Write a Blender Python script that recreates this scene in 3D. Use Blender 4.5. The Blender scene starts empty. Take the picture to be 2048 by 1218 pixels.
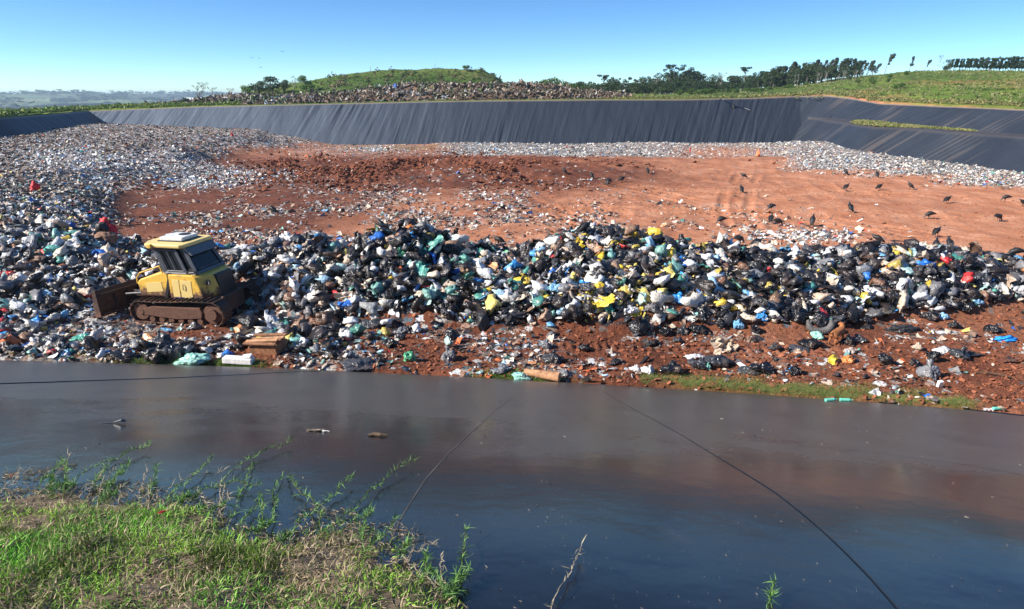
import bpy, bmesh, math, random
import numpy as np
from mathutils import Vector, Matrix, noise as mnoise
random.seed(7); RNG = np.random.default_rng(7)
scene = bpy.context.scene
C = scene.collection

# ------------------------------------------------------------------ camera, sky, sun, exposure
CAMZ = 8.2; PITCH = math.radians(17.1); FPX = 1359.0
cp, sp_ = math.cos(PITCH), math.sin(PITCH)
cam_d = bpy.data.cameras.new('camera'); cam = bpy.data.objects.new('camera', cam_d); C.objects.link(cam)
cam.location = (0, 0, CAMZ); cam.rotation_euler = (math.pi/2 - PITCH, 0, 0)
cam_d.sensor_width = 36; cam_d.lens = 36*FPX/2048; cam_d.clip_end = 20000; cam_d.clip_start = 0.05
scene.camera = cam
SUN_EL = math.radians(33); SUN_AZ = math.radians(-107)      # azimuth from +Y (view direction), clockwise
world = bpy.data.worlds.new('World'); scene.world = world; world.use_nodes = True
wn = world.node_tree.nodes; wl = world.node_tree.links
sky = wn.new('ShaderNodeTexSky'); sky.sky_type = 'NISHITA'; sky.sun_disc = False
sky.sun_elevation = SUN_EL; sky.sun_rotation = SUN_AZ; sky.altitude = 600
sky.air_density = 1.0; sky.dust_density = 0.25; sky.ozone_density = 2.0
tint = wn.new('ShaderNodeMix'); tint.data_type = 'RGBA'; tint.blend_type = 'MULTIPLY'; tint.inputs[0].default_value = 1; tint.inputs[7].default_value = (.78, 1.03, 1.2, 1)
wtc = wn.new('ShaderNodeTexCoord'); wmp = wn.new('ShaderNodeMapping'); wmp.vector_type = 'VECTOR'; wmp.inputs['Scale'].default_value = (1, 1, 2.2)
wl.new(wtc.outputs['Generated'], wmp.inputs[0]); wl.new(wmp.outputs[0], sky.inputs['Vector']) if 'Vector' in sky.inputs else None
hs = wn.new('ShaderNodeHueSaturation'); hs.inputs['Saturation'].default_value = 1.12; wl.new(sky.outputs[0], hs.inputs['Color']); wl.new(hs.outputs[0], tint.inputs[6]); wl.new(tint.outputs[2], wn['Background'].inputs[0]); wn['Background'].inputs[1].default_value = 0.1
sd = bpy.data.lights.new('sun', 'SUN'); sun = bpy.data.objects.new('sun', sd); C.objects.link(sun)
sd.energy = 5.0; sd.angle = math.radians(0.53); sd.color = (1.0, 0.94, 0.86)
to_sun = Vector((math.sin(SUN_AZ)*math.cos(SUN_EL), math.cos(SUN_AZ)*math.cos(SUN_EL), math.sin(SUN_EL)))
sun.rotation_euler = to_sun.to_track_quat('Z', 'Y').to_euler()
scene.view_settings.view_transform = 'Standard'; scene.view_settings.look = 'None'
scene.view_settings.exposure = 0.85; scene.view_settings.gamma = 1
scene.view_settings.use_curve_mapping = False

# ------------------------------------------------------------------ maths helpers
def ss(a, b, x): t = np.clip((x-a)/(b-a), 0, 1); return t*t*(3-2*t)
def hsh(ix, iy, seed):
    h = (ix.astype(np.int64)*374761393 + iy.astype(np.int64)*668265263 + seed*974711) & 0xffffffff
    h = ((h ^ (h >> 13))*1274126177) & 0xffffffff
    return ((h ^ (h >> 16)) & 0xffff)/65535.0
def vn(x, y, seed=0):
    x = np.asarray(x, float); y = np.asarray(y, float)
    ix = np.floor(x); iy = np.floor(y); fx = x-ix; fy = y-iy
    fx = fx*fx*(3-2*fx); fy = fy*fy*(3-2*fy)
    a = hsh(ix, iy, seed); b = hsh(ix+1, iy, seed); c = hsh(ix, iy+1, seed); d = hsh(ix+1, iy+1, seed)
    return (a*(1-fx)+b*fx)*(1-fy)+(c*(1-fx)+d*fx)*fy
def fbm(x, y, o=4, seed=0):
    s = 0; a = .5
    for i in range(o): s = s+a*(vn(x*2**i+i*17.3, y*2**i-i*9.1, seed+i)-.5); a *= .5
    return s*2
def ridge(x, y, o=4, seed=0):
    s = 0; a = .5
    for i in range(o): s = s+a*(1-np.abs(2*vn(x*2**i+i*7.3, y*2**i+i*3.1, seed+i)-1)); a *= .5
    return s
def proj(X, Y, Z):
    dz = Z-CAMZ; t = Y*cp-dz*sp_; t = np.where(np.abs(t) < .01, .01, t)
    return 1024+FPX*X/t, 609+FPX*(-Y*sp_-dz*cp)/t, t
def rayd(x, y):
    u = (x-1024)/FPX; v = (y-609)/FPX
    return np.array([u, cp-sp_*v, -sp_-cp*v])
def atY(x, y, Y):                                   # photo point at a chosen distance
    d = rayd(x, y); t = Y/d[1]; return np.array([d[0]*t, Y, CAMZ+d[2]*t])
def at0(x, y, z=0.):
    d = rayd(x, y); t = (z-CAMZ)/d[2]; return np.array([d[0]*t, d[1]*t, z])

# ------------------------------------------------------------------ the ground heights
ep = np.polyfit([-16.5, -6.0, 2.7, 13.7], [20.4, 19.8, 18.4, 16.6], 2)
def E(X): return np.polyval(ep, np.clip(X, -30, 26))
def liner_z(X, Y):
    q = E(X)-Y
    w = 3.2; q0 = 14.2; s1 = .392; s2 = .238
    z = s1*q-(s1-s2)*w*np.logaddexp(0, (q-q0)/w*2.2)/2.2
    w2 = 1.0
    z = z-s2*w2*np.logaddexp(0, (q-19.5)/w2)
    z = z+.028*fbm(X*.28+3, Y*.3, 2, 5)+.008*fbm(X*1.1, Y*.9, 2, 9)+.012*np.exp(-((X*.9-Y*.28-1.5+.4*fbm(Y*.3, X*.1, 2, 13))/.25)**2)
    return z+.02
CR = [(-500, 560), (0, 560), (200, 545), (290, 520), (420, 500), (500, 505), (600, 484), (650, 500), (700, 512), (730, 480), (765, 462), (840, 464), (900, 484), (960, 510),
      (1040, 524), (1100, 496), (1160, 474), (1230, 470), (1320, 490), (1400, 503), (1500, 512), (1620, 520), (1750, 510), (1850, 508), (1950, 512), (2048, 524), (2300, 545), (2700, 600)]
crx = np.array([atY(x, y, 28.5)[0] for x, y in CR]); crz = np.array([atY(x, y, 28.5)[2] for x, y in CR])-.18
FT = [(-500, 600), (0, 600), (300, 590), (430, 600), (560, 640), (700, 655), (900, 660), (1100, 672), (1340, 668), (1640, 672), (1750, 648), (2048, 622), (2500, 620)]
ftx = np.array([at0(x, y)[0] for x, y in FT]); fty = np.array([at0(x, y)[1] for x, y in FT])
XBY = np.array([22, 26, 38, 50, 63, 80, 92, 105, 120, 140]); XBX = np.array([250, 280, 270, 235, 300, 430, 470, 560, 650, 690])
def zones(X, Y):
    Yc = np.maximum(Y, 5.); x = 1024+FPX*X/(Yc*cp+CAMZ*sp_)
    y = 609+FPX*(-Yc*sp_+CAMZ*cp)/(Yc*cp+CAMZ*sp_)
    return x, y
def pile_w(X, Y):
    yf = np.interp(X, ftx, fty)
    up = np.clip((Y-yf)/np.maximum(28.3-yf, .5), 0, 1)
    f = 1-(1-up)**1.7
    back = 1-ss(28.8, 34.5, Y)
    return f*back
def H0(X, Y):
    x, y = zones(X, Y)
    xb = np.interp(Y, XBY, XBX)
    left = 1-ss(-150, 40, x-xb-40*fbm(Y*.12, X*.12, 3, 3)*2)
    hp = np.interp(Y, [24, 27, 31, 60, 80, 95, 116, 130], [0, .5, 1.25, 1.7, 2.6, 2.9, 3.3, 3.0])*np.interp(x, [-300, 0, 150, 300, 520, 640], [1.35, 1.3, 1.15, 1.0, .8, .5])
    z = left*hp
    ph = np.interp(X, crx, crz)+.35*fbm(X*.55, Y*.5, 3, 21)
    pw = pile_w(X, Y)
    z = np.maximum(z, ph*pw+z*(1-pw)*.6)
    z = z+.12*fbm(X*.08, Y*.08, 2, 31)
    # pushed-up ridge of fresh soil and plough marks in mid field
    g = np.exp(-((x-900)/330)**2-((y-345)/26)**2)
    z = z+g*(1.3*ridge((X*.30+Y*.14), (Y*.11-X*.03), 4, 41)**1.5+.45*ridge(X*.9+Y*.3, Y*.45, 3, 43)+.1)
    z = z+.16*ss(600, 900, x)*ss(520, 470, y)*(ridge(X*.5-Y*.12, Y*.10+X*.02, 2, 47)**2)
    z = z+.5*np.exp(-((y-297)/12)**2)*ss(830, 900, x)*ss(0, 1, vn(X*.1, 3, 5))*(1-.8*ss(1330, 1400, x)*(1-ss(1520, 1600, x)))
    z = z+.9*np.exp(-((y-300)/20)**2)*ss(1540, 1700, x)
    return z, left, x, y, pw
def H(X, Y):
    z, left, x, y, pw = H0(X, Y)
    rough = .5+.5*left+.25*np.exp(-((x-900)/400)**2-((y-380)/60)**2)-.3*ss(1300, 1700, x)*ss(600, 520, y)
    z = z+.10*ss(900, 1200, x)*ss(500, 460, y)*fbm(X*.9, Y*.5, 3, 53)
    z = z+.13*rough*fbm(X*1.1, Y*1.1, 3, 51)+.07*rough*(ridge(X*2.6, Y*2.6, 2, 61)-.4)
    near = 1-ss(26, 45, Y)
    z = z+near*.055*fbm(X*5, Y*5, 3, 71)
    # caterpillar tread prints in front of the heap
    tr = np.exp(-((Y-(21.9-.06*X))/.28)**2)*ss(-1, 1, X)*(1-ss(9, 12, X))
    z = z-tr*.05*(1+np.sin(X*21))
    for (th, c0, wob) in ((.35, 21., 1.2), (1.25, 66., 1.5), (-.3, 2., 1.0), (.6, 44., 1.2), (1.4, 52., .7)):
        s_ = X*math.cos(th)+Y*math.sin(th)+wob*fbm(X*.05+th, Y*.05, 2, 91)*3-c0; al = -X*math.sin(th)+Y*math.cos(th)
        g1 = np.exp(-((np.abs(s_)-1.0)/.28)**2); g2 = np.exp(-((np.abs(np.abs(s_)-1.0)-.5)/.18)**2)
        z = z+ss(38, 44, Y)*ss(950, 1150, x)*ss(325, 340, y)*(-g1*(.05+.025*np.sin(al*14))+g2*.035)*(.3+ss(.3,.6,vn(al*.12, s_*0, 5)))
    q = E(X)-Y
    z = z+.06*np.exp(-((q+.5)/.5)**2)
    return np.where(q > -.12, z-np.maximum(q+.12, 0)*.9-.0, z)
def hit(x, y, t0=8., t1=150.):
    d = rayd(x, y); t = np.arange(t0, t1, .04); P = d[None]*t[:, None]; P[:, 2] += CAMZ
    h = np.where(P[:, 1] < E(P[:, 0]), liner_z(P[:, 0], P[:, 1]), H(P[:, 0], P[:, 1]))
    b = P[:, 2] < h; i = int(np.argmax(b)) if b.any() else len(t)-1
    return P[i]
def hitl(x, y):
    d = rayd(x, y); t = np.arange(.8, 30, .01); P = d[None]*t[:, None]; P[:, 2] += CAMZ
    b = P[:, 2] < liner_z(P[:, 0], P[:, 1]); return P[int(np.argmax(b))]

# ------------------------------------------------------------------ object helpers
def tag(o, label=None, cat=None, group=None, kind=None):
    if label: o['label'] = label
    if cat: o['category'] = cat
    if group: o['group'] = group
    if kind: o['kind'] = kind
    return o
def empty(name, loc=(0, 0, 0), rz=0):
    o = bpy.data.objects.new(name, None); C.objects.link(o); o.location = loc; o.rotation_euler = (0, 0, rz); o.empty_display_size = .2
    return o
def mesh_np(name, V, F, mat=None, col=None, parent=None, smooth=False, link=True):
    V = np.ascontiguousarray(V, np.float32).reshape(-1, 3); F = np.ascontiguousarray(F, np.int32); n = F.shape[1]
    me = bpy.data.meshes.new(name); me.vertices.add(len(V)); me.vertices.foreach_set('co', V.ravel())
    me.loops.add(F.size); me.loops.foreach_set('vertex_index', F.ravel())
    me.polygons.add(len(F)); me.polygons.foreach_set('loop_start', np.arange(0, F.size, n, dtype=np.int32))
    me.polygons.foreach_set('use_smooth', np.full(len(F), smooth))
    if col is not None:
        a = me.attributes.new('col', 'FLOAT_COLOR', 'POINT'); c = np.ones((len(V), 4), np.float32); c[:, :col.shape[1]] = col
        a.data.foreach_set('color', c.ravel())
    me.update(calc_edges=True); me.validate()
    if mat: me.materials.append(mat)
    if not link: return me
    o = bpy.data.objects.new(name, me); C.objects.link(o)
    if parent: o.parent = parent
    return o
def grid_faces(nr, nc):
    i = np.arange(nr-1)[:, None]*nc+np.arange(nc-1)[None]; i = i.ravel()
    return np.stack([i, i+1, i+nc+1, i+nc], 1)
def rot_xyz(ax, ay, az):
    ca, sa, cb, sb, cc, sc = np.cos(ax), np.sin(ax), np.cos(ay), np.sin(ay), np.cos(az), np.sin(az)
    R = np.empty((len(ax), 3, 3))
    R[:, 0, 0] = cc*cb; R[:, 0, 1] = cc*sb*sa-sc*ca; R[:, 0, 2] = cc*sb*ca+sc*sa
    R[:, 1, 0] = sc*cb; R[:, 1, 1] = sc*sb*sa+cc*ca; R[:, 1, 2] = sc*sb*ca-cc*sa
    R[:, 2, 0] = -sb; R[:, 2, 1] = cb*sa; R[:, 2, 2] = cb*ca
    return R
def scatter(name, temps, P, R, S, col, mat, smooth=False, tid=None):
    n = len(P); tid = RNG.integers(0, len(temps), n) if tid is None else tid
    Vs, Fs, Cs, off = [], [], [], 0
    for k, (tv, tf) in enumerate(temps):
        m = np.where(tid == k)[0]
        if not len(m): continue
        v = np.einsum('nij,nvj->nvi', R[m], tv[None]*S[m][:, None, :])+P[m][:, None, :]
        f = tf[None]+(np.arange(len(m))*len(tv))[:, None, None]+off
        Vs.append(v.reshape(-1, 3)); Fs.append(f.reshape(-1, 3)); Cs.append(np.repeat(col[m], len(tv), 0)); off += len(m)*len(tv)
    return mesh_np(name, np.concatenate(Vs), np.concatenate(Fs), mat, np.concatenate(Cs), smooth=smooth)

# ------------------------------------------------------------------ materials
def mat(name):
    m = bpy.data.materials.new(name); m.use_nodes = True; return m, m.node_tree.nodes, m.node_tree.links, m.node_tree.nodes['Principled BSDF']
def N(n, t, **k):
    o = n.new(t)
    for a, b in k.items(): setattr(o, a, b)
    return o
def bump(n, l, b, src, strength, dist):
    bp = n.new('ShaderNodeBump'); bp.inputs['Strength'].default_value = strength; bp.inputs['Distance'].default_value = dist
    l.new(src, bp.inputs['Height']); l.new(bp.outputs[0], b.inputs['Normal']); return bp
def noise_n(n, l, scale, detail=4, coord='Object', rough=.55, stretch=None):
    tc = n.new('ShaderNodeTexCoord'); nz = n.new('ShaderNodeTexNoise'); nz.inputs['Scale'].default_value = scale
    nz.inputs['Detail'].default_value = detail; nz.inputs['Roughness'].default_value = rough
    if stretch:
        mp = n.new('ShaderNodeMapping'); mp.inputs['Scale'].default_value = stretch; l.new(tc.outputs[coord], mp.inputs[0]); l.new(mp.outputs[0], nz.inputs[0])
    else: l.new(tc.outputs[coord], nz.inputs[0])
    return nz
def ramp(n, l, src, stops):
    r = n.new('ShaderNodeValToRGB'); e = r.color_ramp.elements
    while len(e) < len(stops): e.new(.5)
    for i, (p, c) in enumerate(stops): e[i].position = p; e[i].color = tuple(c)+(1,) if len(c) == 3 else c
    l.new(src, r.inputs[0]); return r
def mix(n, l, f, a, b, mode='MIX'):
    m = n.new('ShaderNodeMix'); m.data_type = 'RGBA'; m.blend_type = mode
    for s, v in ((m.inputs[0], f), (m.inputs[6], a), (m.inputs[7], b)):
        if hasattr(v, 'is_linked'): l.new(v, s)
        elif isinstance(v, (int, float)): s.default_value = v
        else: s.default_value = tuple(v)+(1,)
    return m.outputs[2]
def simple(name, c, rough=.6, metal=0, nscale=None, amt=.25, bmp=0, spec=.5):
    m, n, l, b = mat(name); b.inputs['Roughness'].default_value = rough; b.inputs['Metallic'].default_value = metal; b.inputs['Specular IOR Level'].default_value = spec
    if nscale:
        nz = noise_n(n, l, nscale, 5)
        r = ramp(n, l, nz.outputs[0], [(.3, [x*(1-amt) for x in c]), (.7, [min(1, x*(1+amt)) for x in c])])
        l.new(r.outputs[0], b.inputs['Base Color'])
        if bmp: bump(n, l, b, nz.outputs[0], bmp, .02)
    else: b.inputs['Base Color'].default_value = tuple(c)+(1,)
    return m
def attr_mat(name, rough=.45, bscale=None, bstr=.5, bdist=.03, var=.15, trans=0, spec=.5, dirt=0):
    m, n, l, b = mat(name); a = N(n, 'ShaderNodeAttribute', attribute_name='col')
    nz = noise_n(n, l, bscale or 8, 3)
    r = ramp(n, l, nz.outputs[0], [(.3, (1-var,)*3), (.7, (1+var*.3,)*3)])
    cc_ = mix(n, l, 1.0, a.outputs[0], r.outputs[0], 'MULTIPLY')
    if dirt:
        nd_ = noise_n(n, l, 1.3, 6, rough=.7); rd = ramp(n, l, nd_.outputs[0], [(.42, (0, 0, 0)), (.7, (dirt,)*3)]); cc_ = mix(n, l, rd.outputs[0], cc_, (.19, .12, .08))
    l.new(cc_, b.inputs['Base Color'])
    b.inputs['Roughness'].default_value = rough; b.inputs['Specular IOR Level'].default_value = spec
    if trans:
        t = n.new('ShaderNodeBsdfTranslucent'); l.new(a.outputs[0], t.inputs[0]); mx = n.new('ShaderNodeMixShader'); mx.inputs[0].default_value = trans
        l.new(b.outputs[0], mx.inputs[1]); l.new(t.outputs[0], mx.inputs[2]); l.new(mx.outputs[0], n['Material Output'].inputs[0])
    if bscale: bump(n, l, b, nz.outputs[0], bstr, bdist)
    return m
M_litter = attr_mat('litter', .5, 9, .6, .04, dirt=.35)
M_leaf = attr_mat('leaf', .55, None, trans=.25, spec=.3)
M_blade = attr_mat('grass_blade', .6, None, trans=.2, var=.05, spec=.3)
M_bagstuff = attr_mat('film_plastic', .28, 9, 1.0, .06, .12, dirt=.28)
def bag_material():
    m, n, l, b = mat('bag_film'); oi = n.new('ShaderNodeObjectInfo')
    nz = noise_n(n, l, 2.4, 2.5, rough=.5, stretch=(1, 1, .45)); nz.inputs['Distortion'].default_value = 1.6
    r = ramp(n, l, nz.outputs[0], [(.3, (.8, .8, .8)), (.7, (1.05, 1.05, 1.05))])
    d = noise_n(n, l, 1.4, 4); dr = ramp(n, l, d.outputs[0], [(.53, (0, 0, 0)), (.75, (.5, .5, .5))])
    c = mix(n, l, 1.0, oi.outputs['Color'], r.outputs[0], 'MULTIPLY')
    l.new(mix(n, l, dr.outputs[0], c, (.2, .12, .075)), b.inputs['Base Color'])
    b.inputs['Roughness'].default_value = .27; bump(n, l, b, nz.outputs[0], 1.0, .13); return m
M_bag = bag_material()
def terrain_material():
    m, n, l, b = mat('red_soil'); a = N(n, 'ShaderNodeAttribute', attribute_name='col')
    sp = n.new('ShaderNodeSeparateColor'); l.new(a.outputs[0], sp.inputs[0])       # r litter, g dampness, b grass
    n1 = noise_n(n, l, .35, 8, rough=.62); n2 = noise_n(n, l, 7, 6, rough=.65)
    dry = ramp(n, l, n1.outputs[0], [(.3, (.37, .135, .06)), (.52, (.47, .2, .105)), (.75, (.60, .32, .2))])
    wet = ramp(n, l, n1.outputs[0], [(.3, (.085, .026, .012)), (.7, (.19, .062, .03))])
    soil = mix(n, l, sp.outputs[1], dry.outputs[0], wet.outputs[0])
    g2 = ramp(n, l, n2.outputs[0], [(.3, (.72, .72, .72)), (.5, (1, 1, 1)), (.72, (1.25, 1.22, 1.2))])
    soil = mix(n, l, 1.0, soil, g2.outputs[0], 'MULTIPLY')
    tc = n.new('ShaderNodeTexCoord'); vo = n.new('ShaderNodeTexVoronoi'); vo.inputs['Scale'].default_value = 4.2; vo.inputs['Randomness'].default_value = 1
    ds = n.new('ShaderNodeVectorMath'); ds.operation = 'ADD'; sc_ = n.new('ShaderNodeVectorMath'); sc_.operation = 'SCALE'; sc_.inputs[3].default_value = .5
    l.new(n2.outputs[1], sc_.inputs[0]); l.new(sc_.outputs[0], ds.inputs[1]); l.new(tc.outputs['Object'], ds.inputs[0]); l.new(ds.outputs[0], vo.inputs[0])
    vs = n.new('ShaderNodeSeparateColor'); l.new(vo.outputs['Color'], vs.inputs[0])
    pal = ramp(n, l, vs.outputs[0], [(0, (.03, .03, .035)), (.22, (.2, .15, .12)), (.4, (.42, .4, .37)), (.55, (.12, .1, .09)), (.68, (.62, .62, .6)), (.8, (.32, .2, .15)), (.9, (.1, .13, .15)), (1, (.5, .5, .5))])
    pal.color_ramp.interpolation = 'CONSTANT'
    th = n.new('ShaderNodeMath'); th.operation = 'LESS_THAN'; l.new(vs.outputs[1], th.inputs[0])
    l.new(sp.outputs[0], th.inputs[1])
    c = mix(n, l, th.outputs[0], soil, pal.outputs[0])
    l.new(mix(n, l, sp.outputs[2], c, (.13, .15, .035)), b.inputs['Base Color'])
    b.inputs['Roughness'].default_value = .92; b.inputs['Specular IOR Level'].default_value = .25
    bump(n, l, b, n2.outputs[0], .8, .09); return m
M_soil = terrain_material()
def liner_material(name, wall):
    m, n, l, b = mat(name)
    n1 = noise_n(n, l, .5 if not wall else .12, 6, rough=.6)
    n3 = noise_n(n, l, 40 if not wall else 4, 3)
    if wall:
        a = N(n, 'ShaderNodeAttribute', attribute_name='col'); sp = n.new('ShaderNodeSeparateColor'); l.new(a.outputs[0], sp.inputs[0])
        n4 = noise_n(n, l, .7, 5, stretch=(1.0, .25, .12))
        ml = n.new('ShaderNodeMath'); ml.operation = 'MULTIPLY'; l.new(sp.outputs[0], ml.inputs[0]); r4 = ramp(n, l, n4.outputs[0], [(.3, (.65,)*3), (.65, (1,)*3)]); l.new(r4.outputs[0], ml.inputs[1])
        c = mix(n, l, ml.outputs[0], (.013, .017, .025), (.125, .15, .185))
        c = mix(n, l, sp.outputs[1], c, (.27, .2, .15))
        b.inputs['Roughness'].default_value = .48; b.inputs['Specular IOR Level'].default_value = .28; bump(n, l, b, n4.outputs[0], .35, .3)
    else:
        n2 = noise_n(n, l, 1.2, 7, rough=.7, stretch=(1, .3, 1))
        liner_tone = ramp(n, l, n1.outputs[0], [(.35, (.004, .0045, .006)), (.7, (.013, .0125, .0135))])
        st = ramp(n, l, n2.outputs[0], [(.4, (.85,)*3), (.62, (1.2, 1.17, 1.12)), (.8, (1.8, 1.7, 1.55))])
        c = mix(n, l, 1.0, liner_tone.outputs[0], st.outputs[0], 'MULTIPLY')
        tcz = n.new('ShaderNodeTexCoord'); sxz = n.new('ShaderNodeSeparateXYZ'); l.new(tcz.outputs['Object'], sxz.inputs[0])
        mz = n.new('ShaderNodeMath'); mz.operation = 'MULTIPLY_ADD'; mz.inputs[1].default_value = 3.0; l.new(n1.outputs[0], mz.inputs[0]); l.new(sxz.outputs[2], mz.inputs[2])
        refl_mask = n.new('ShaderNodeMapRange'); refl_mask.inputs[1].default_value = 6.75; refl_mask.inputs[2].default_value = 6.2; refl_mask.inputs[3].default_value = 0; refl_mask.inputs[4].default_value = 1; l.new(mz.outputs[0], refl_mask.inputs[0])
        refl_tone = mix(n, l, 1.0, (.066, .056, .046), st.outputs[0], 'MULTIPLY'); c = mix(n, l, refl_mask.outputs[0], c, refl_tone)  # mirrored soil painted into the colour: warmer and lighter below a wavy height
        rr = n.new('ShaderNodeMapRange'); rr.inputs[3].default_value = .15; rr.inputs[4].default_value = .23; l.new(n2.outputs[0], rr.inputs[0]); ra = n.new('ShaderNodeMath'); ra.operation = 'MULTIPLY_ADD'; ra.inputs[1].default_value = .13; l.new(refl_mask.outputs[0], ra.inputs[0]); l.new(rr.outputs[0], ra.inputs[2]); l.new(ra.outputs[0], b.inputs['Roughness'])
        scf = noise_n(n, l, 3.5, 8, rough=.75, stretch=(1, .22, 1)); scr = ramp(n, l, scf.outputs[0], [(.60, (0, 0, 0)), (.80, (.35, .35, .35))]); c = mix(n, l, scr.outputs[0], c, (.075, .07, .062))
        nb = noise_n(n, l, 2.2, 3); bump(n, l, b, nb.outputs[0], .12, .05)
        b.inputs['Specular Tint'].default_value = (1, 1, 1, 1)
    l.new(c, b.inputs['Base Color']); b.inputs['IOR'].default_value = 1.5 if wall else 1.46
    return m
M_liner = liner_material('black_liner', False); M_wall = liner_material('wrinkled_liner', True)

# ------------------------------------------------------------------ landfill floor
def spaced_grid(ys, us, zf, xs=3.0):
    Y, U = np.meshgrid(ys, us, indexing='ij'); X = U*(Y+xs); return X, Y
nY, nX = 1000, 1150
q = np.linspace(0, 1, nY); ys = 15.*(150/15.)**(q**.92) if False else 1/np.linspace(1/15., 1/150., nY)
ysb = 15.*(10**q); ys = .5*ys+.5*ysb
us = np.linspace(-1.05, 1.05, nX)
X, Y = spaced_grid(ys, us, H)
Z = H(X, Y); z0, left, px, py, pw = H0(X, Y)
def gauss(x, y, cx, cy, sx, sy): return np.exp(-((x-cx)/sx)**2-((y-cy)/sy)**2)
def litter_mask(x, y, X, Y, left, pw):
    """share of the ground covered with rubbish, and which sort"""
    br = fbm(X*.35, Y*.35, 3, 77)
    d = .9*ss(.1, .5, left+.2*br)
    d = np.maximum(d, 1.6*gauss(x, y, 400, 356, 105, 17)); d = np.maximum(d, 1.3*gauss(x, y, 577, 356, 24, 8)); d = np.maximum(d, 1.2*gauss(x, y, 755, 299, 42, 8)*ss(-.5, .0, br))
    fr = (Y < 27)*1.
    d = np.maximum(d, fr*np.interp(x, [0, 500, 700, 1100, 1500, 2048], [.85, .75, .6, .36, .16, .2])*ss(-.4, .25, br))
    d = np.maximum(d, pw*1.2)
    d = np.maximum(d, .5*gauss(x, y, 830, 430, 330, 60)*ss(-.5, .4, br))
    d = np.maximum(d, .35*gauss(x, y, 450, 440, 250, 50)*ss(-.3, .3, br))
    d = np.maximum(d, .32*gauss(x, y, 1250, 450, 280, 40)*ss(-.3, .3, br))
    d = np.maximum(d, .45*gauss(x, y, 1610, 474, 105, 14))
    strip = ss(830, 950, x)*ss(318, 312, y+br*6)
    strip = np.maximum(strip, ss(1530, 1640, x)*ss(350, 330, y+br*16-np.interp(x, [1500, 2048], [0, 12])))
    strip = np.maximum(strip, .8*ss(1820, 1950, x)*ss(378, 365, y+br*10))
    strip = strip*(1-.75*gauss(x, y, 1440, 306, 110, 14))
    d = np.maximum(d, strip)
    d = np.maximum(d, .45*gauss(x, y, 720, 300, 150, 16))
    return np.clip(d, 0, 1), strip
lit, strip = litter_mask(px, py, X, Y, left, pw)
bw = fbm(X*.15, Y*.15, 4, 91)
damp = np.clip(.25+1.5*gauss(px, py, 900, 352, 360, 36)+1.1*gauss(px, py, 430, 420, 250, 70)+.9*ss(31, 26, Y)*ss(1700, 700, px)+.5*ss(31, 24, Y)+.6*left-.35*ss(1200, 1600, px)*ss(560, 480, py)+.5*bw, 0, 1)
gr = np.clip(.9*ss(.55, .0, np.abs(Y-E(X)-.45))*ss(1270, 1400, px)*ss(2000, 1900, px)+.6*gauss(px, py, 780, 298, 90, 7)*ss(-.2, .4, bw)+.5*gauss(px, py, 1040, 752, 60, 8), 0, 1)
floor = mesh_np('landfill_ground', np.stack([X, Y, Z], -1), grid_faces(nY, nX), M_soil, np.stack([lit.ravel(), damp.ravel(), gr.ravel()], 1), smooth=True)
tag(floor, 'red brown soil floor of the landfill with pressed-in rubbish', kind='structure')

# ------------------------------------------------------------------ foreground liner slope
nY2, nX2 = 420, 420
ys2 = np.concatenate([np.linspace(-8, .6, 40)[:-1], .6+(23.5-.6)*np.linspace(0, 1, nY2)**1.6]); us2 = np.linspace(-2.0, 2.0, nX2)
Y2, U2 = np.meshgrid(ys2, us2, indexing='ij'); X2 = U2*(np.maximum(Y2, 0)*.6+8)
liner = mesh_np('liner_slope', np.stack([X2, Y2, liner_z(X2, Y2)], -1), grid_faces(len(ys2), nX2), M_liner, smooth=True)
tag(liner, 'smooth black plastic liner covering the near slope of the pit', kind='structure')
def strip_on_liner(name, pts, w, h, m, parent, jitter=0):
    P = [hitl(x, y) for x, y in pts]; P = np.array(P); s = np.linspace(0, len(P)-1, 160); i = np.arange(len(P))
    from_ = [np.interp(s, i, P[:, k]) for k in (0, 1)]
    for _ in range(12):
        for k in (0, 1): a = from_[k]; a[1:-1] = (a[:-2]+2*a[1:-1]+a[2:])/4
    x, y = from_; tx = np.gradient(x); ty = np.gradient(y); L = np.hypot(tx, ty); nx, ny = -ty/L, tx/L
    rows = []
    for o, hh in ((-w/2, .001), (-w/2+w*.15, h), (w/2-w*.2, h), (w/2, .001)):
        a, b_ = x+nx*o, y+ny*o; rows.append(np.stack([a, b_, liner_z(a, b_)+hh+.002], -1))
    V = np.stack(rows, 1); o = mesh_np(name, V, grid_faces(160, 4), m, parent=parent, smooth=True); return o
M_seam = simple('weld_seam', (.008, .008, .009), .3); M_dust = simple('dusty_liner', (.085, .07, .055), .5, nscale=3, amt=.5)
strip_on_liner('seam', [(1205, 782), (1260, 815), (1330, 852), (1400, 893), (1470, 935), (1550, 985), (1620, 1040), (1680, 1095), (1740, 1155), (1800, 1225)], .011, .0035, M_seam, liner)
strip_on_liner('seam', [(-60, 770), (100, 765), (300, 758), (480, 750), (650, 742)], .05, .012, M_seam, liner)
strip_on_liner('seam', [(1025, 795), (960, 850), (900, 905), (850, 960), (800, 1040), (770, 1110)], .010, .0008, M_dust, liner)
strip_on_liner('seam', [(1500, 880), (1700, 900), (1900, 925), (2048, 950)], .012, .0008, M_dust, liner)
strip_on_liner('seam', [(1760, 806), (1900, 816), (2048, 832), (2100, 838)], .14, .03, M_seam, liner)

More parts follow.
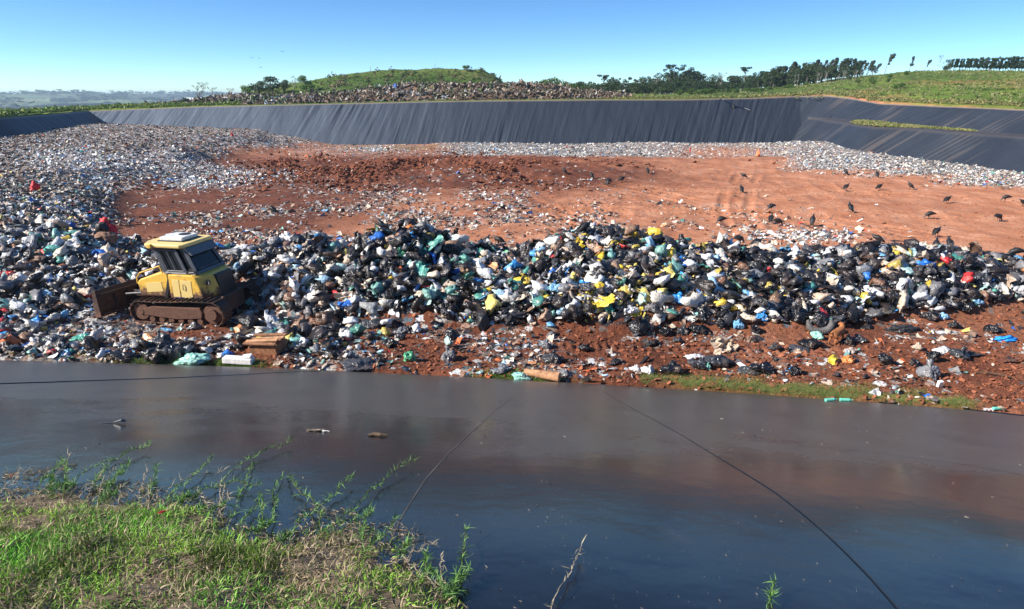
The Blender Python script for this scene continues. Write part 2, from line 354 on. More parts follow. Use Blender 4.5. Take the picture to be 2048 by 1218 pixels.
# ------------------------------------------------------------------ embankment walls of wrinkled liner
RIM = [(-500, 252, 58), (-200, 245, 72), (0, 236, 88), (100, 229, 106), (178, 222, 126), (250, 219, 127), (400, 213, 128), (640, 208, 128), (900, 202, 128), (1200, 199, 129), (1350, 199, 130),
       (1500, 196, 131), (1600, 192, 131), (1655, 191, 129), (1700, 196, 124), (1760, 207, 115), (1850, 211, 104), (2048, 219, 88), (2300, 226, 74), (2600, 235, 62)]
RP = np.array([atY(*r) for r in RIM])
def inward(P):
    t = np.gradient(P, axis=0); t[:, 2] = 0; t /= np.linalg.norm(t, axis=1)[:, None]; return np.stack([t[:, 1], -t[:, 0], 0*t[:, 0]], 1)
def resample(P, n, sm=0):
    d = np.r_[0, np.cumsum(np.linalg.norm(np.diff(P, axis=0), axis=1))]; s = np.linspace(0, d[-1], n)
    Q = np.stack([np.interp(s, d, P[:, k]) for k in range(3)], 1)
    for _ in range(sm): Q[1:-1] = (Q[:-2]+2*Q[1:-1]+Q[2:])/4
    return Q, s
def wall(name, i0, i1, ns, nd, label, amp, skew, liner_tone, bench=None, seed=0, run=7.5, sm=30, dens=.9):
    Q, s = resample(RP[i0:i1], ns, sm); n = inward(Q); L = s[-1]
    v = np.linspace(0, 1, nd); S, V = np.meshgrid(s, v, indexing='ij')
    zt = Q[:, 2][:, None]; D = 8.5
    bz_ = np.interp(np.linspace(0, 1, ns), [0, .3, .6, 1], [4.3, 4.1, 3.6, 3.4])[:, None]
    if bench is None:
        off = V*run; z = zt-(zt+1)*V
    else:
        bw_ = bench(s/L)[:, None]; bz = bz_; h1 = zt-bz; r1 = h1*1.05
        vb = [0, .42, .52, 1]; off = np.empty_like(V); z = np.empty_like(V)
        for k in range(ns):
            off[k] = np.interp(v, vb, [0, r1[k, 0], r1[k, 0]+bw_[k, 0], r1[k, 0]+bw_[k, 0]+5.4]); z[k] = np.interp(v, vb, [zt[k, 0], bz[k, 0]+.1, bz[k, 0], -1])
    # folds hang down the slope, some of them slanting
    dn = V*8.5; sk = skew*(.5+vn(S*.05, 0*S, seed+2))
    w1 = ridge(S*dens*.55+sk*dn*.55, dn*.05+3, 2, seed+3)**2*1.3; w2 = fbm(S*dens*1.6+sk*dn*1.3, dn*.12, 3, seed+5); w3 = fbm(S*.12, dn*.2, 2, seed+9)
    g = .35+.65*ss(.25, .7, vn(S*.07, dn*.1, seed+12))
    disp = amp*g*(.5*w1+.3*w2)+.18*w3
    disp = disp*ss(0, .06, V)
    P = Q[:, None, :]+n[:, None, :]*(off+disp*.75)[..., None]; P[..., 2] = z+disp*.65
    d = liner_tone(s/L)[:, None]*(.6+.4*ss(.3, .8, w1/1.3))+0*V  # pale bluish tone varies along the wall, stronger on fold ridges
    hz = np.zeros_like(V); hz += .9*ss(.035, .0, V)
    if bench is not None:
        stn = vn((S+V*6)*2.6, 0*S, 77)*(.4+.9*vn(S*.3, V*2.5, 78)); hz = np.maximum(hz, .17*ss(.5, 1.0, stn)); hz = np.maximum(hz, .16*ss(.4, .43, V)*ss(.56, .52, V))
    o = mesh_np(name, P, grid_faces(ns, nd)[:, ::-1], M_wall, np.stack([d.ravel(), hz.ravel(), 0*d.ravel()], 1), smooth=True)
    return tag(o, label, 'embankment'), Q, n
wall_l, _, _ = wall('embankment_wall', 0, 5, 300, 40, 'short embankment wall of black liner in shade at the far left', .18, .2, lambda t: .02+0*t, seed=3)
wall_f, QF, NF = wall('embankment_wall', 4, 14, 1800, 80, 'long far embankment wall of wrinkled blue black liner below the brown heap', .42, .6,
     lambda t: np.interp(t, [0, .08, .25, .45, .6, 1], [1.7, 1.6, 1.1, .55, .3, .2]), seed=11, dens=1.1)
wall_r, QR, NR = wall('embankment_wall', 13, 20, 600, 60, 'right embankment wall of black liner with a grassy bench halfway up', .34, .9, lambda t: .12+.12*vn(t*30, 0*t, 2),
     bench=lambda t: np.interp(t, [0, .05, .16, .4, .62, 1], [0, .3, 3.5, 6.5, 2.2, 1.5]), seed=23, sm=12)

# ------------------------------------------------------------------ land beyond the rim
BX = np.array([-600, 0, 180, 330, 430, 500, 560, 640, 700, 800, 870, 960, 990, 1012, 1050, 1100, 1260, 1350, 1450, 1560, 1660, 1740, 1800, 1850, 1950, 2048, 2300, 2700])
BYY = np.array([238, 226, 217, 211, 200, 186, 172, 156, 147, 139, 137, 137, 148, 165, 180, 186, 190, 188, 184, 172, 160, 150, 142, 140, 141, 141, 140, 150])
BD = np.array([70, 98, 134, 140, 175, 178, 178, 180, 180, 180, 180, 180, 180, 180, 185, 195, 200, 205, 205, 210, 210, 205, 200, 195, 185, 175, 150, 120])
def pxof(X, Y): return 1024+FPX*X/(Y*cp)*1.0
RS, _s = resample(RP, 900, 12)
rx = np.array([proj(*p)[0] for p in RS]); 
def back_z(X, Y, zr, Yr, x):
    by = np.interp(x, BX, BYY); bd = np.interp(x, BX, BD)
    v = (by-609)/FPX; t = bd/(cp-sp_*v); zb = CAMZ-t*(sp_+cp*v)
    k = np.clip((Y-Yr)/np.maximum(bd-Yr, 1), 0, 3); p = np.interp(x, [300, 430, 1020, 1300, 1700], [1, 3.0, 3.0, 1.6, .85])
    kk = np.clip(k, 0, 1); up = (kk**p)*(1.0)
    z = zr+(zb-zr)*up
    fall = np.interp(x, [-100, 300, 450, 1020, 1300, 1700, 2048], [.25, .25, .12, .12, .03, .0, -.002])
    over = np.maximum(Y-bd, 0); z = z-fall*over*ss(0, 20, over)
    z = z+.8*fbm(X*.06, Y*.06, 3, 5)*ss(0, .35, k)*(x > 400)+.25*fbm(X*.4, Y*.4, 3, 8)*ss(0, .1, k)
    return np.maximum(z, -22)
kk = np.r_[np.linspace(0, .012, 3)[:-1], .012+np.linspace(0, 1, 170)**1.7*3.2]
XR = RS[:, 0][:, None]; YR = RS[:, 1][:, None]; KK = 1+kk[None]; Xb = XR*KK; Yb = YR*KK
xb_ = np.repeat(rx[:, None], len(kk), 1)
Zb = back_z(Xb, Yb, RS[:, 2][:, None]+.12, YR, xb_); Zb[:, 0] -= .5
def back_at(x, Y):                                   # ground point beyond the rim on the azimuth of photo column x
    i = int(np.argmin(np.abs(rx-x))); k = Y/RS[i, 1]; 
    z = np.interp(k, KK[0], Zb[i]); return np.array([RS[i, 0]*k, Y, z])
M_grassland, n, l, b = mat('hill_grass')
n1 = noise_n(n, l, .035, 8, rough=.65); n2 = noise_n(n, l, .35, 6, rough=.7)
c1 = ramp(n, l, n1.outputs[0], [(.3, (.065, .115, .016)), (.5, (.13, .185, .03)), (.62, (.21, .22, .06)), (.75, (.3, .22, .1))])
c2 = ramp(n, l, n2.outputs[0], [(.3, (.5,)*3), (.5, (1,)*3), (.7, (1.3, 1.25, 1.2))])
a_ = N(n, 'ShaderNodeAttribute', attribute_name='col'); sp = n.new('ShaderNodeSeparateColor'); l.new(a_.outputs[0], sp.inputs[0])
c = mix(n, l, sp.outputs[0], c1.outputs[0], (.052, .095, .018)); c = mix(n, l, sp.outputs[1], c, (.42, .17, .09))
l.new(mix(n, l, 1.0, c, c2.outputs[0], 'MULTIPLY'), b.inputs['Base Color']); b.inputs['Roughness'].default_value = .95; b.inputs['Specular IOR Level'].default_value = .15
bump(n, l, b, n2.outputs[0], 1.0, .8)
xx, yy, _t = proj(Xb, Yb, Zb)
lush = np.clip(gauss(xx, yy, 780, 165, 330, 40)+.9*gauss(xx, yy, 1480, 190, 130, 20)+.8*gauss(xx, yy, 1820, 152, 200, 9)+.4*gauss(xx, yy, 1600, 180, 160, 12), 0, 1)
bare = np.clip(1.0*gauss(xx, yy, 1745, 193, 50, 9)+.55*gauss(xx, yy, 1900, 165, 110, 4)+.5*gauss(xx, yy, 2030, 170, 40, 10)+.8*ss(.012, .004, KK-1)*(xx > 1500), 0, 1)*ss(-.3, .3, fbm(Xb*.15, Yb*.15, 3, 3))
hill = mesh_np('hillside', np.stack([Xb, Yb, Zb], -1), grid_faces(len(RS), len(kk)), M_grassland, np.stack([lush.ravel(), bare.ravel(), 0*bare.ravel()], 1), smooth=True)
tag(hill, 'green grassy hillside and mound beyond the pit', kind='structure')

# far plain with hazy hills, one sheet to the horizon
M_plain, n, l, b = mat('far_fields')
tc = n.new('ShaderNodeTexCoord'); mp = n.new('ShaderNodeMapping'); mp.inputs['Scale'].default_value = (1, .45, 1); l.new(tc.outputs['Object'], mp.inputs[0])
vo = n.new('ShaderNodeTexVoronoi'); vo.inputs['Scale'].default_value = .006; l.new(mp.outputs[0], vo.inputs[0]); vs = n.new('ShaderNodeSeparateColor'); l.new(vo.outputs['Color'], vs.inputs[0])
r = ramp(n, l, vs.outputs[0], [(0, (.03, .05, .02)), (.3, (.09, .14, .04)), (.55, (.16, .2, .07)), (.75, (.05, .08, .03)), (.9, (.26, .22, .12)), (1, (.12, .16, .05))]); r.color_ramp.interpolation = 'CONSTANT'
n2 = noise_n(n, l, .012, 8); r2 = ramp(n, l, n2.outputs[0], [(.35, (.4,)*3), (.6, (1.15,)*3)])
l.new(mix(n, l, 1.0, r.outputs[0], r2.outputs[0], 'MULTIPLY'), b.inputs['Base Color']); b.inputs['Roughness'].default_value = 1
rr_ = np.r_[0, 60*(5500/60)**np.linspace(0, 1, 200)]; an = np.radians(np.linspace(-180, 180, 721))
A, Rr = np.meshgrid(an, rr_, indexing='ij'); Xp, Yp = Rr*np.sin(A), Rr*np.cos(A)
d_ = np.degrees(A)
prof = np.interp(d_, [-60, -42, -36, -30, -26, -20, -10, 60], [-4, -2, 1, 4, 5, 6, 6, 6])
Zp = -26+(1.2*fbm(Xp*.0022, Yp*.0022, 4, 2)+.25)*38*ss(900, 2600, Rr)+(prof+26-6)*ss(1700, 3600, Rr)+12*fbm(Xp*.006, Yp*.006, 3, 6)*ss(800, 1500, Rr)
Zp = np.minimum(Zp, 8.2+Rr*.0015+prof*.5)
plain = mesh_np('ground', np.stack([Xp, Yp, Zp], -1), grid_faces(721, 200)[:, ::-1], M_plain, smooth=True)
tag(plain, 'distant green farmland and low hills fading in haze', kind='structure')

# ------------------------------------------------------------------ templates
def ico(sub):
    bm = bmesh.new(); bmesh.ops.create_icosphere(bm, subdivisions=sub, radius=1); bm.verts.ensure_lookup_table()
    V = np.array([v.co[:] for v in bm.verts]); F = np.array([[v.index for v in f.verts] for f in bm.faces]); bm.free(); return V, F
def crumple(sub, seed, amt=.3, flat=.72, neck=0):
    V, F = ico(sub); out = []
    o = Vector((seed*3.7, seed*1.3, seed*.9))
    for v in V:
        d = Vector(v); az = math.atan2(d.y, d.x); up = max(0, d.z)
        r = 1+amt*mnoise.noise(d*1.3+o)*1.5-amt*.75*abs(mnoise.noise(d*2.9+o*2))*2
        if sub > 2: r += -amt*.2*abs(mnoise.noise(d*5+o))*1.6-amt*.25*abs(mnoise.noise(Vector((az*3.2, d.z*.7, seed))))*2*(.4+up)
        p = d*r
        if neck and d.z > .55:
            k = (d.z-.55)/.45; sh = 1-neck*.75*(1-abs(2*k-1)**1.5) if k > .3 else 1-neck*.75*k
            p.x *= sh*.95; p.y *= sh*.95; p.z += .42*k*k*neck
            if k > .6: p.x += .12*math.cos(az*3)*neck; p.y += .12*math.sin(az*2)*neck
        p.z *= flat
        if p.z < -.42: p.z = -.42+(p.z+.42)*.25
        out.append(p[:])
    return np.array(out), F
T_bag2 = [crumple(2, i+1, .6, random.uniform(.6, .85)) for i in range(14)]
T_bit = [crumple(1, i+31, .75, random.uniform(.3, .7)) for i in range(14)]
def sheet(seed, n=4):
    g = np.linspace(-1, 1, n); Xs, Ys = np.meshgrid(g, g); r = np.random.default_rng(seed)
    V = np.stack([Xs+r.normal(0, .12, Xs.shape), Ys+r.normal(0, .12, Xs.shape), r.normal(0, .3, Xs.shape)], -1).reshape(-1, 3); q4 = grid_faces(n, n)
    return V, np.concatenate([q4[:, [0, 1, 2]], q4[:, [0, 2, 3]]])
T_sheet = [sheet(i) for i in range(8)]
bx = np.array([[x, y, z] for x in (-1, 1) for y in (-.6, .6) for z in (-.35, .35)], float)
bf = np.array([[0, 1, 3], [0, 3, 2], [4, 6, 7], [4, 7, 5], [0, 4, 5], [0, 5, 1], [2, 3, 7], [2, 7, 6], [0, 2, 6], [0, 6, 4], [1, 5, 7], [1, 7, 3]])
T_box = [(bx, bf)]
def leafclump(seed, n=14, sz=.42):
    r = np.random.default_rng(seed); c = r.normal(0, .42, (n, 3)); a = r.normal(0, 1, (n, 3)); a /= np.linalg.norm(a, axis=1)[:, None]; b2 = r.normal(0, 1, (n, 3)); b2 -= a*(a*b2).sum(1)[:, None]; b2 /= np.linalg.norm(b2, axis=1)[:, None]
    V = np.stack([c-a*sz-b2*sz*.35, c+a*sz, c+b2*sz*.9-a*sz*.3], 1).reshape(-1, 3); return V, np.arange(n*3).reshape(-1, 3)
T_leaf = [leafclump(i) for i in range(6)]

BLACK = [(.008, .008, .010), (.014, .014, .017), (.02, .021, .025), (.03, .032, .038)]
GREY = [(.09, .095, .105), (.18, .18, .19), (.25, .26, .27)]
WHITE = [(.72, .73, .74), (.8, .8, .78), (.62, .62, .62), (.7, .66, .58)]
CREAM = [(.6, .47, .36), (.48, .36, .27), (.66, .55, .42)]
TEAL = [(.09, .34, .28), (.05, .24, .2), (.2, .45, .4), (.4, .6, .56)]
BLUE = [(.02, .16, .58), (.04, .3, .72), (.16, .45, .75), (.4, .62, .78)]
YEL = [(.72, .5, .05), (.7, .56, .15), (.5, .38, .08)]
WARM = [(.7, .16, .04), (.65, .04, .04), (.75, .35, .15)]
BROWN = [(.2, .1, .06), (.28, .16, .1), (.13, .07, .045), (.34, .22, .15)]
GREEN = [(.07, .35, .09), (.15, .3, .12)]
def palette(w):
    cols, ps = [], []
    for lst, p in w:
        for c in lst: cols.append(c); ps.append(p/len(lst))
    return np.array(cols), np.array(ps)/sum(ps)
PAL = {'pile': palette([(BLACK, .47), (GREY, .13), (WHITE, .16), (CREAM, .08), (TEAL, .055), (BLUE, .045), (YEL, .03), (WARM, .014), (BROWN, .05)]),
       'right': palette([(BLACK, .62), (GREY, .09), (WHITE, .09), (CREAM, .05), (TEAL, .05), (BLUE, .04), (YEL, .055), (WARM, .015), (BROWN, .04)]),
       'left': palette([(BLACK, .28), (GREY, .22), (WHITE, .22), (CREAM, .11), (TEAL, .05), (BLUE, .05), (YEL, .02), (WARM, .02), (BROWN, .08)]),
       'field': palette([(BLACK, .13), (GREY, .26), ([(.46, .44, .41), (.55, .54, .52), (.38, .36, .33)], .26), (CREAM, .12), (TEAL, .02), (BLUE, .02), (YEL, .01), (WARM, .015), (BROWN, .22)]),
       'white': palette([(BLACK, .03), (GREY, .2), (WHITE, .52), (CREAM, .15), (TEAL, .02), (BLUE, .02), (WARM, .01), (BROWN, .06)]),
       'tan': palette([(BLACK, .05), (GREY, .08), (WHITE, .14), (CREAM, .34), (WARM, .03), (TEAL, .02), (BLUE, .01), (BROWN, .38)])}
def pick(name, n):
    c, p = PAL[name]; v = c[RNG.choice(len(c), n, p=p)]; return np.clip(v*RNG.uniform(.8, 1.15, (n, 1)), 0, .88)

def normals(X, Y, e=.15):
    gx = (H(X+e, Y)-H(X-e, Y))/(2*e); gy = (H(X, Y+e)-H(X, Y-e))/(2*e); return gx, gy

# ------------------------------------------------------------------ loose rubbish: pieces nobody could count
def sample_field(n, y0, y1, pw_=1.6):
    u = RNG.uniform(-.92, .92, n); a = 1-pw_
    Yv = (y0**a+RNG.random(n)*(y1**a-y0**a))**(1/a); Xv = u*(Yv+3); return Xv, Yv
def litter_object(name, n, y0, y1, smin, smax, label, temps, filt, sink=.2, power=2.0, mt=None, pick_col=None, dim=1.0):
    Xv, Yv = sample_field(n, y0, y1); z, lf, x, y, pw = H0(Xv, Yv); d, st = litter_mask(x, y, Xv, Yv, lf, pw)
    k = (RNG.random(n) < filt(x, y, Xv, Yv, lf, pw, d, st)) & (Yv > E(Xv)+.02); Xv, Yv, x, y, lf, st, pw = [q_[k] for q_ in (Xv, Yv, x, y, lf, st, pw)]
    m = len(Xv); s = smin+(smax-smin)*RNG.random(m)**power
    col = pick_col(m, x, y, Xv, Yv, lf, st, pw)*dim
    R = rot_xyz(RNG.normal(0, .45, m), RNG.normal(0, .45, m), RNG.uniform(0, 6.28, m))
    S = np.stack([s*RNG.uniform(.7, 1.5, m), s*RNG.uniform(.6, 1.1, m), s*RNG.uniform(.5, 1.1, m)], 1)*.5
    P = np.stack([Xv, Yv, H(Xv, Yv)+s*(.5-sink)*.5], 1)
    o = scatter(name, temps, P, R, S, col, mt or M_litter); return tag(o, label, kind='stuff')
def colf(m, x, y, X, Y, lf, st, pw):
    c = pick('tan', m); 
    f = pick('field', m); w = pick('white', m); L = pick('left', m)
    a = lf > .4; c[a] = f[a]
    wl_ = ((gauss(x, y, 400, 358, 130, 22)+gauss(x, y, 577, 356, 30, 10)+gauss(x, y, 755, 299, 50, 10)) > .3) | a & ((gauss(x, y, 250, 372, 190, 24)*1.0+.1*gauss(x, y, 150, 330, 150, 50)) > RNG.random(m)*.8); c[wl_] = np.minimum(w[wl_]*1.1, .85)
    nb = a & (Y < 60) & (RNG.random(m) < ss(62, 42, Y)); c[nb] = L[nb]
    far_b = a & (y < 285) & (RNG.random(m) < .85*ss(300, 265, y)*ss(520, 200, x)); c[far_b] = pick('tan', m)[far_b]*.7; c[a & ~wl_ & (Y > 45)] *= np.array([.84, .76, .66])
    b_ = st > .4; c[b_] = w[b_]*np.array([.92, .9, .86])
    g = gauss(x, y, 1610, 474, 115, 16) > .3; c[g] = w[g]
    nr = (Y < 31) & (lf < .5); c[nr] = np.where(RNG.random((m, 1)) < .45, L, pick('tan', m)*.8)[nr]
    return c
MIXT = T_bit+T_sheet+T_box
litter_object('field_litter', 210000, 33, 124, .09, .40, 'countless pale scraps of flattened rubbish strewn across the far pit floor', MIXT,
              lambda x, y, X, Y, lf, pw, d, st: d*(1-.5*(Y > 34)*(pw > .3)), pick_col=colf)
litter_object('near_litter', 34000, 16.5, 27.5, .05, .32, 'small scraps of paper and plastic trodden into the near red soil', MIXT,
              lambda x, y, X, Y, lf, pw, d, st: d*.8+.025, pick_col=colf, power=2.6)
# clods of soil
litter_object('soil_clods', 90000, 16.5, 110, .03, .20, 'lumps of crumbly red soil lying over the pit floor', T_bit,
              lambda x, y, X, Y, lf, pw, d, st: (1-d)*(.25+.6*(Y < 27)+2.5*gauss(x, y, 900, 350, 360, 45)), power=3.2, mt=attr_mat('clod', .95, 6, .6, .04, .25, spec=.2),
              pick_col=lambda m, x, y, X, Y, lf, st, pw: np.array([.27, .095, .048])*RNG.uniform(.7, 1.3, (m, 1))*(1+.5*ss(1100, 1600, x)*ss(560, 500, y))[:, None])

litter_object('turned_soil', 70000, 60, 112, .12, .75, 'jagged dark lumps of freshly turned soil in the middle of the pit', T_bit,
              lambda x, y, X, Y, lf, pw, d, st: .9*np.clip(gauss(x, y, 880, 345, 300, 26)+.5*gauss(x, y, 640, 350, 120, 30), 0, 1)*ss(.42, .62, vn(X*.28+Y*.12, Y*.16, 66)), power=2.2, mt=attr_mat('dark_clod', .95, 6, .6, .04, .25, spec=.2),
              pick_col=lambda m, x, y, X, Y, lf, st, pw: np.array([.2, .07, .036])*RNG.uniform(.6, 1.4, (m, 1)))
# heap of bags: small ones as one mass
KEEP = [tuple(hit(x_, y_, 15, 60)[:2])+(r_,) for x_, y_, r_ in ((535, 706, 1.0), (478, 727, .7), (213, 488, 1.0), (213, 500, .9), (72, 385, .9), (385, 727, .7), (175, 683, .7), (1083, 756, .8), (1640, 668, .6), (1672, 688, .6), (1440, 702, .5), (318, 722, .5), (1357, 606, .4), (1476, 657, .4), (1280, 667, .5))]
def heap_bags(n, smin, smax, y0, y1):
    Xv, Yv = sample_field(n, y0, y1, 1.2); z, lf, x, y, pw = H0(Xv, Yv)
    wl_ = np.maximum(ss(.06, .3, pw)*(Yv < 31), .62*lf*ss(52, 32, Yv)*(x < 620))
    wl_ = np.maximum(wl_, .26*(Yv < 24)*ss(1000, 500, x)); wl_ = np.where((Yv < 22.2) & (x > 700), wl_*.2, wl_)
    for a_, b_, r_ in KEEP: wl_ = wl_*(((Xv-a_)**2+((Yv-b_+.25))**2) > r_*r_)
    k = (RNG.random(n) < wl_) & (Yv > E(Xv)+.3) & ~((Xv > -17) & (Xv < -9.6) & (Yv < 27.2) & (Yv > 21.8)); Xv, Yv, x, lf, pw = [q_[k] for q_ in (Xv, Yv, x, lf, pw)]; m = len(Xv)
    s = smin+(smax-smin)*RNG.random(m)**1.8
    gx, gy = normals(Xv, Yv, .3)
    P = np.stack([Xv, Yv, H(Xv, Yv)+s*RNG.uniform(.05, .55, m)], 1)
    R = rot_xyz(np.arctan(gy)+RNG.normal(0, .5, m), -np.arctan(gx)+RNG.normal(0, .5, m), RNG.uniform(0, 6.28, m))
    S = np.stack([s*RNG.uniform(.9, 1.5, m), s*RNG.uniform(.7, 1.05, m), s*RNG.uniform(.6, 1., m)], 1)*.5
    c = pick('pile', m); r_ = pick('right', m); L = pick('left', m)
    a = RNG.random(m) < ss(1380, 1560, x)*ss(.5, .7, pw); c[a] = r_[a]; a = (x < 650) & (RNG.random(m) < .8); c[a] = L[a]
    a = (np.abs(x-830) < 110) & (pw > .75) & (RNG.random(m) < .6); c[a] = pick('right', m)[a]
    # colours gather in drifts: a yellow drift on the second peak, mint ones at mid heap
    a = (gauss(x, 0, 1290, 0, 130, 1) > RNG.random(m)*2.2) & (RNG.random(m) < .28); c[a] = palette([(YEL, 1)])[0][RNG.integers(0, 3, a.sum())]
    a = (gauss(x, 0, 880, 0, 90, 1) > RNG.random(m)*2.5) & (pw < .9) & (RNG.random(m) < .25); c[a] = palette([(TEAL, 1)])[0][RNG.integers(0, 4, a.sum())]
    return P, R, S, c
hb = [heap_bags(17000, .16, .46, 20, 60), heap_bags(6500, .42, .78, 21, 36)]
P, R, S, c = [np.concatenate(z_) for z_ in zip(*hb)]
tag(scatter('heaped_bags', T_bag2, P, R, S, c, M_bagstuff, smooth=True), 'mass of small mixed coloured rubbish bags filling the long heap', kind='stuff')
P, R, S, c = heap_bags(20000, .06, .2, 20, 50)
def film(seed, n=8):
    g = np.linspace(-1, 1, n); Xs, Ys = np.meshgrid(g, g); o = Vector((seed*2.3, seed*.7, 1.)); V = []
    for a, b_ in zip(Xs.ravel(), Ys.ravel()):
        w_ = mnoise.noise_vector(Vector((a*1.3, b_*1.3, 0))+o)*.5+mnoise.noise_vector(Vector((a*3, b_*3, 2))+o)*.22; V.append((a+w_.x, b_*.8+w_.y, w_.z*1.3+.15*abs(math.sin(a*4+seed))))
    q4 = grid_faces(n, n); return np.array(V), np.concatenate([q4[:, [0, 1, 2]], q4[:, [0, 2, 3]]])
T_film = [film(i+.5) for i in range(10)]
Pf_, Rf_, Sf_, cf_ = heap_bags(5200, .3, .72, 20.5, 46)
tag(scatter('torn_film', T_film, Pf_+np.array([0, 0, .06]), Rf_, Sf_*np.array([1, 1, .9])*np.where((Pf_[:, 1] > 30) | (Pf_[:, 0] < -9), .62, 1.0)[:, None], cf_, M_bagstuff, smooth=True), 'torn plastic film and burst bags tangled through the heap', kind='stuff')
tag(scatter('heap_scraps', MIXT, P+np.array([0, 0, .1]), R, S*1.2, np.clip(c*1.1, 0, .85), M_litter), 'torn scraps between the bags of the heap', kind='stuff')

# ------------------------------------------------------------------ single rubbish bags, the largest ones, each its own object
BAGM = []
for i in range(14):
    V, F = crumple(4, i+101, .32, [.62, .7, .78, .86][i % 4], [0, .9, .6, 1.0, 0, .8, .3][i % 7])
    BAGM.append(mesh_np('bag_mesh', V*.5, F, M_bag, smooth=True, link=False))
CN = {'black': [(.009, .009, .011), (.013, .013, .016), (.02, .02, .024)], 'dark grey': [(.045, .048, .055), (.07, .07, .078)], 'grey': [(.17, .18, .2), (.22, .22, .23)],
      'white': [(.74, .74, .74), (.66, .67, .68)], 'cream': [(.6, .48, .36), (.55, .42, .34)], 'green': [(.07, .36, .27), (.1, .4, .2)], 'mint': [(.32, .62, .53), (.22, .55, .46)],
      'blue': [(.015, .15, .6), (.03, .28, .72)], 'light blue': [(.28, .55, .78), (.18, .45, .72)], 'yellow': [(.75, .55, .05), (.7, .56, .16)], 'pink': [(.75, .2, .34)], 'orange': [(.75, .25, .06)]}
def bag(P, s, cname, label, group=None, k=None, rz=None, sq=(1, 1, 1), tilt=.35, col=None):
    o = bpy.data.objects.new('garbage_bag', BAGM[random.randrange(14) if k is None else k]); C.objects.link(o)
    o.location = (P[0], P[1], P[2]+s*.5*.36*sq[2]); o.scale = (s*sq[0], s*sq[1], s*sq[2])
    o.rotation_euler = (random.gauss(0, tilt), random.gauss(0, tilt), random.uniform(0, 6.28) if rz is None else rz)
    c = col or random.choice(CN[cname]); o.color = tuple(c)+(1,)
    return tag(o, label, 'garbage bag', group)
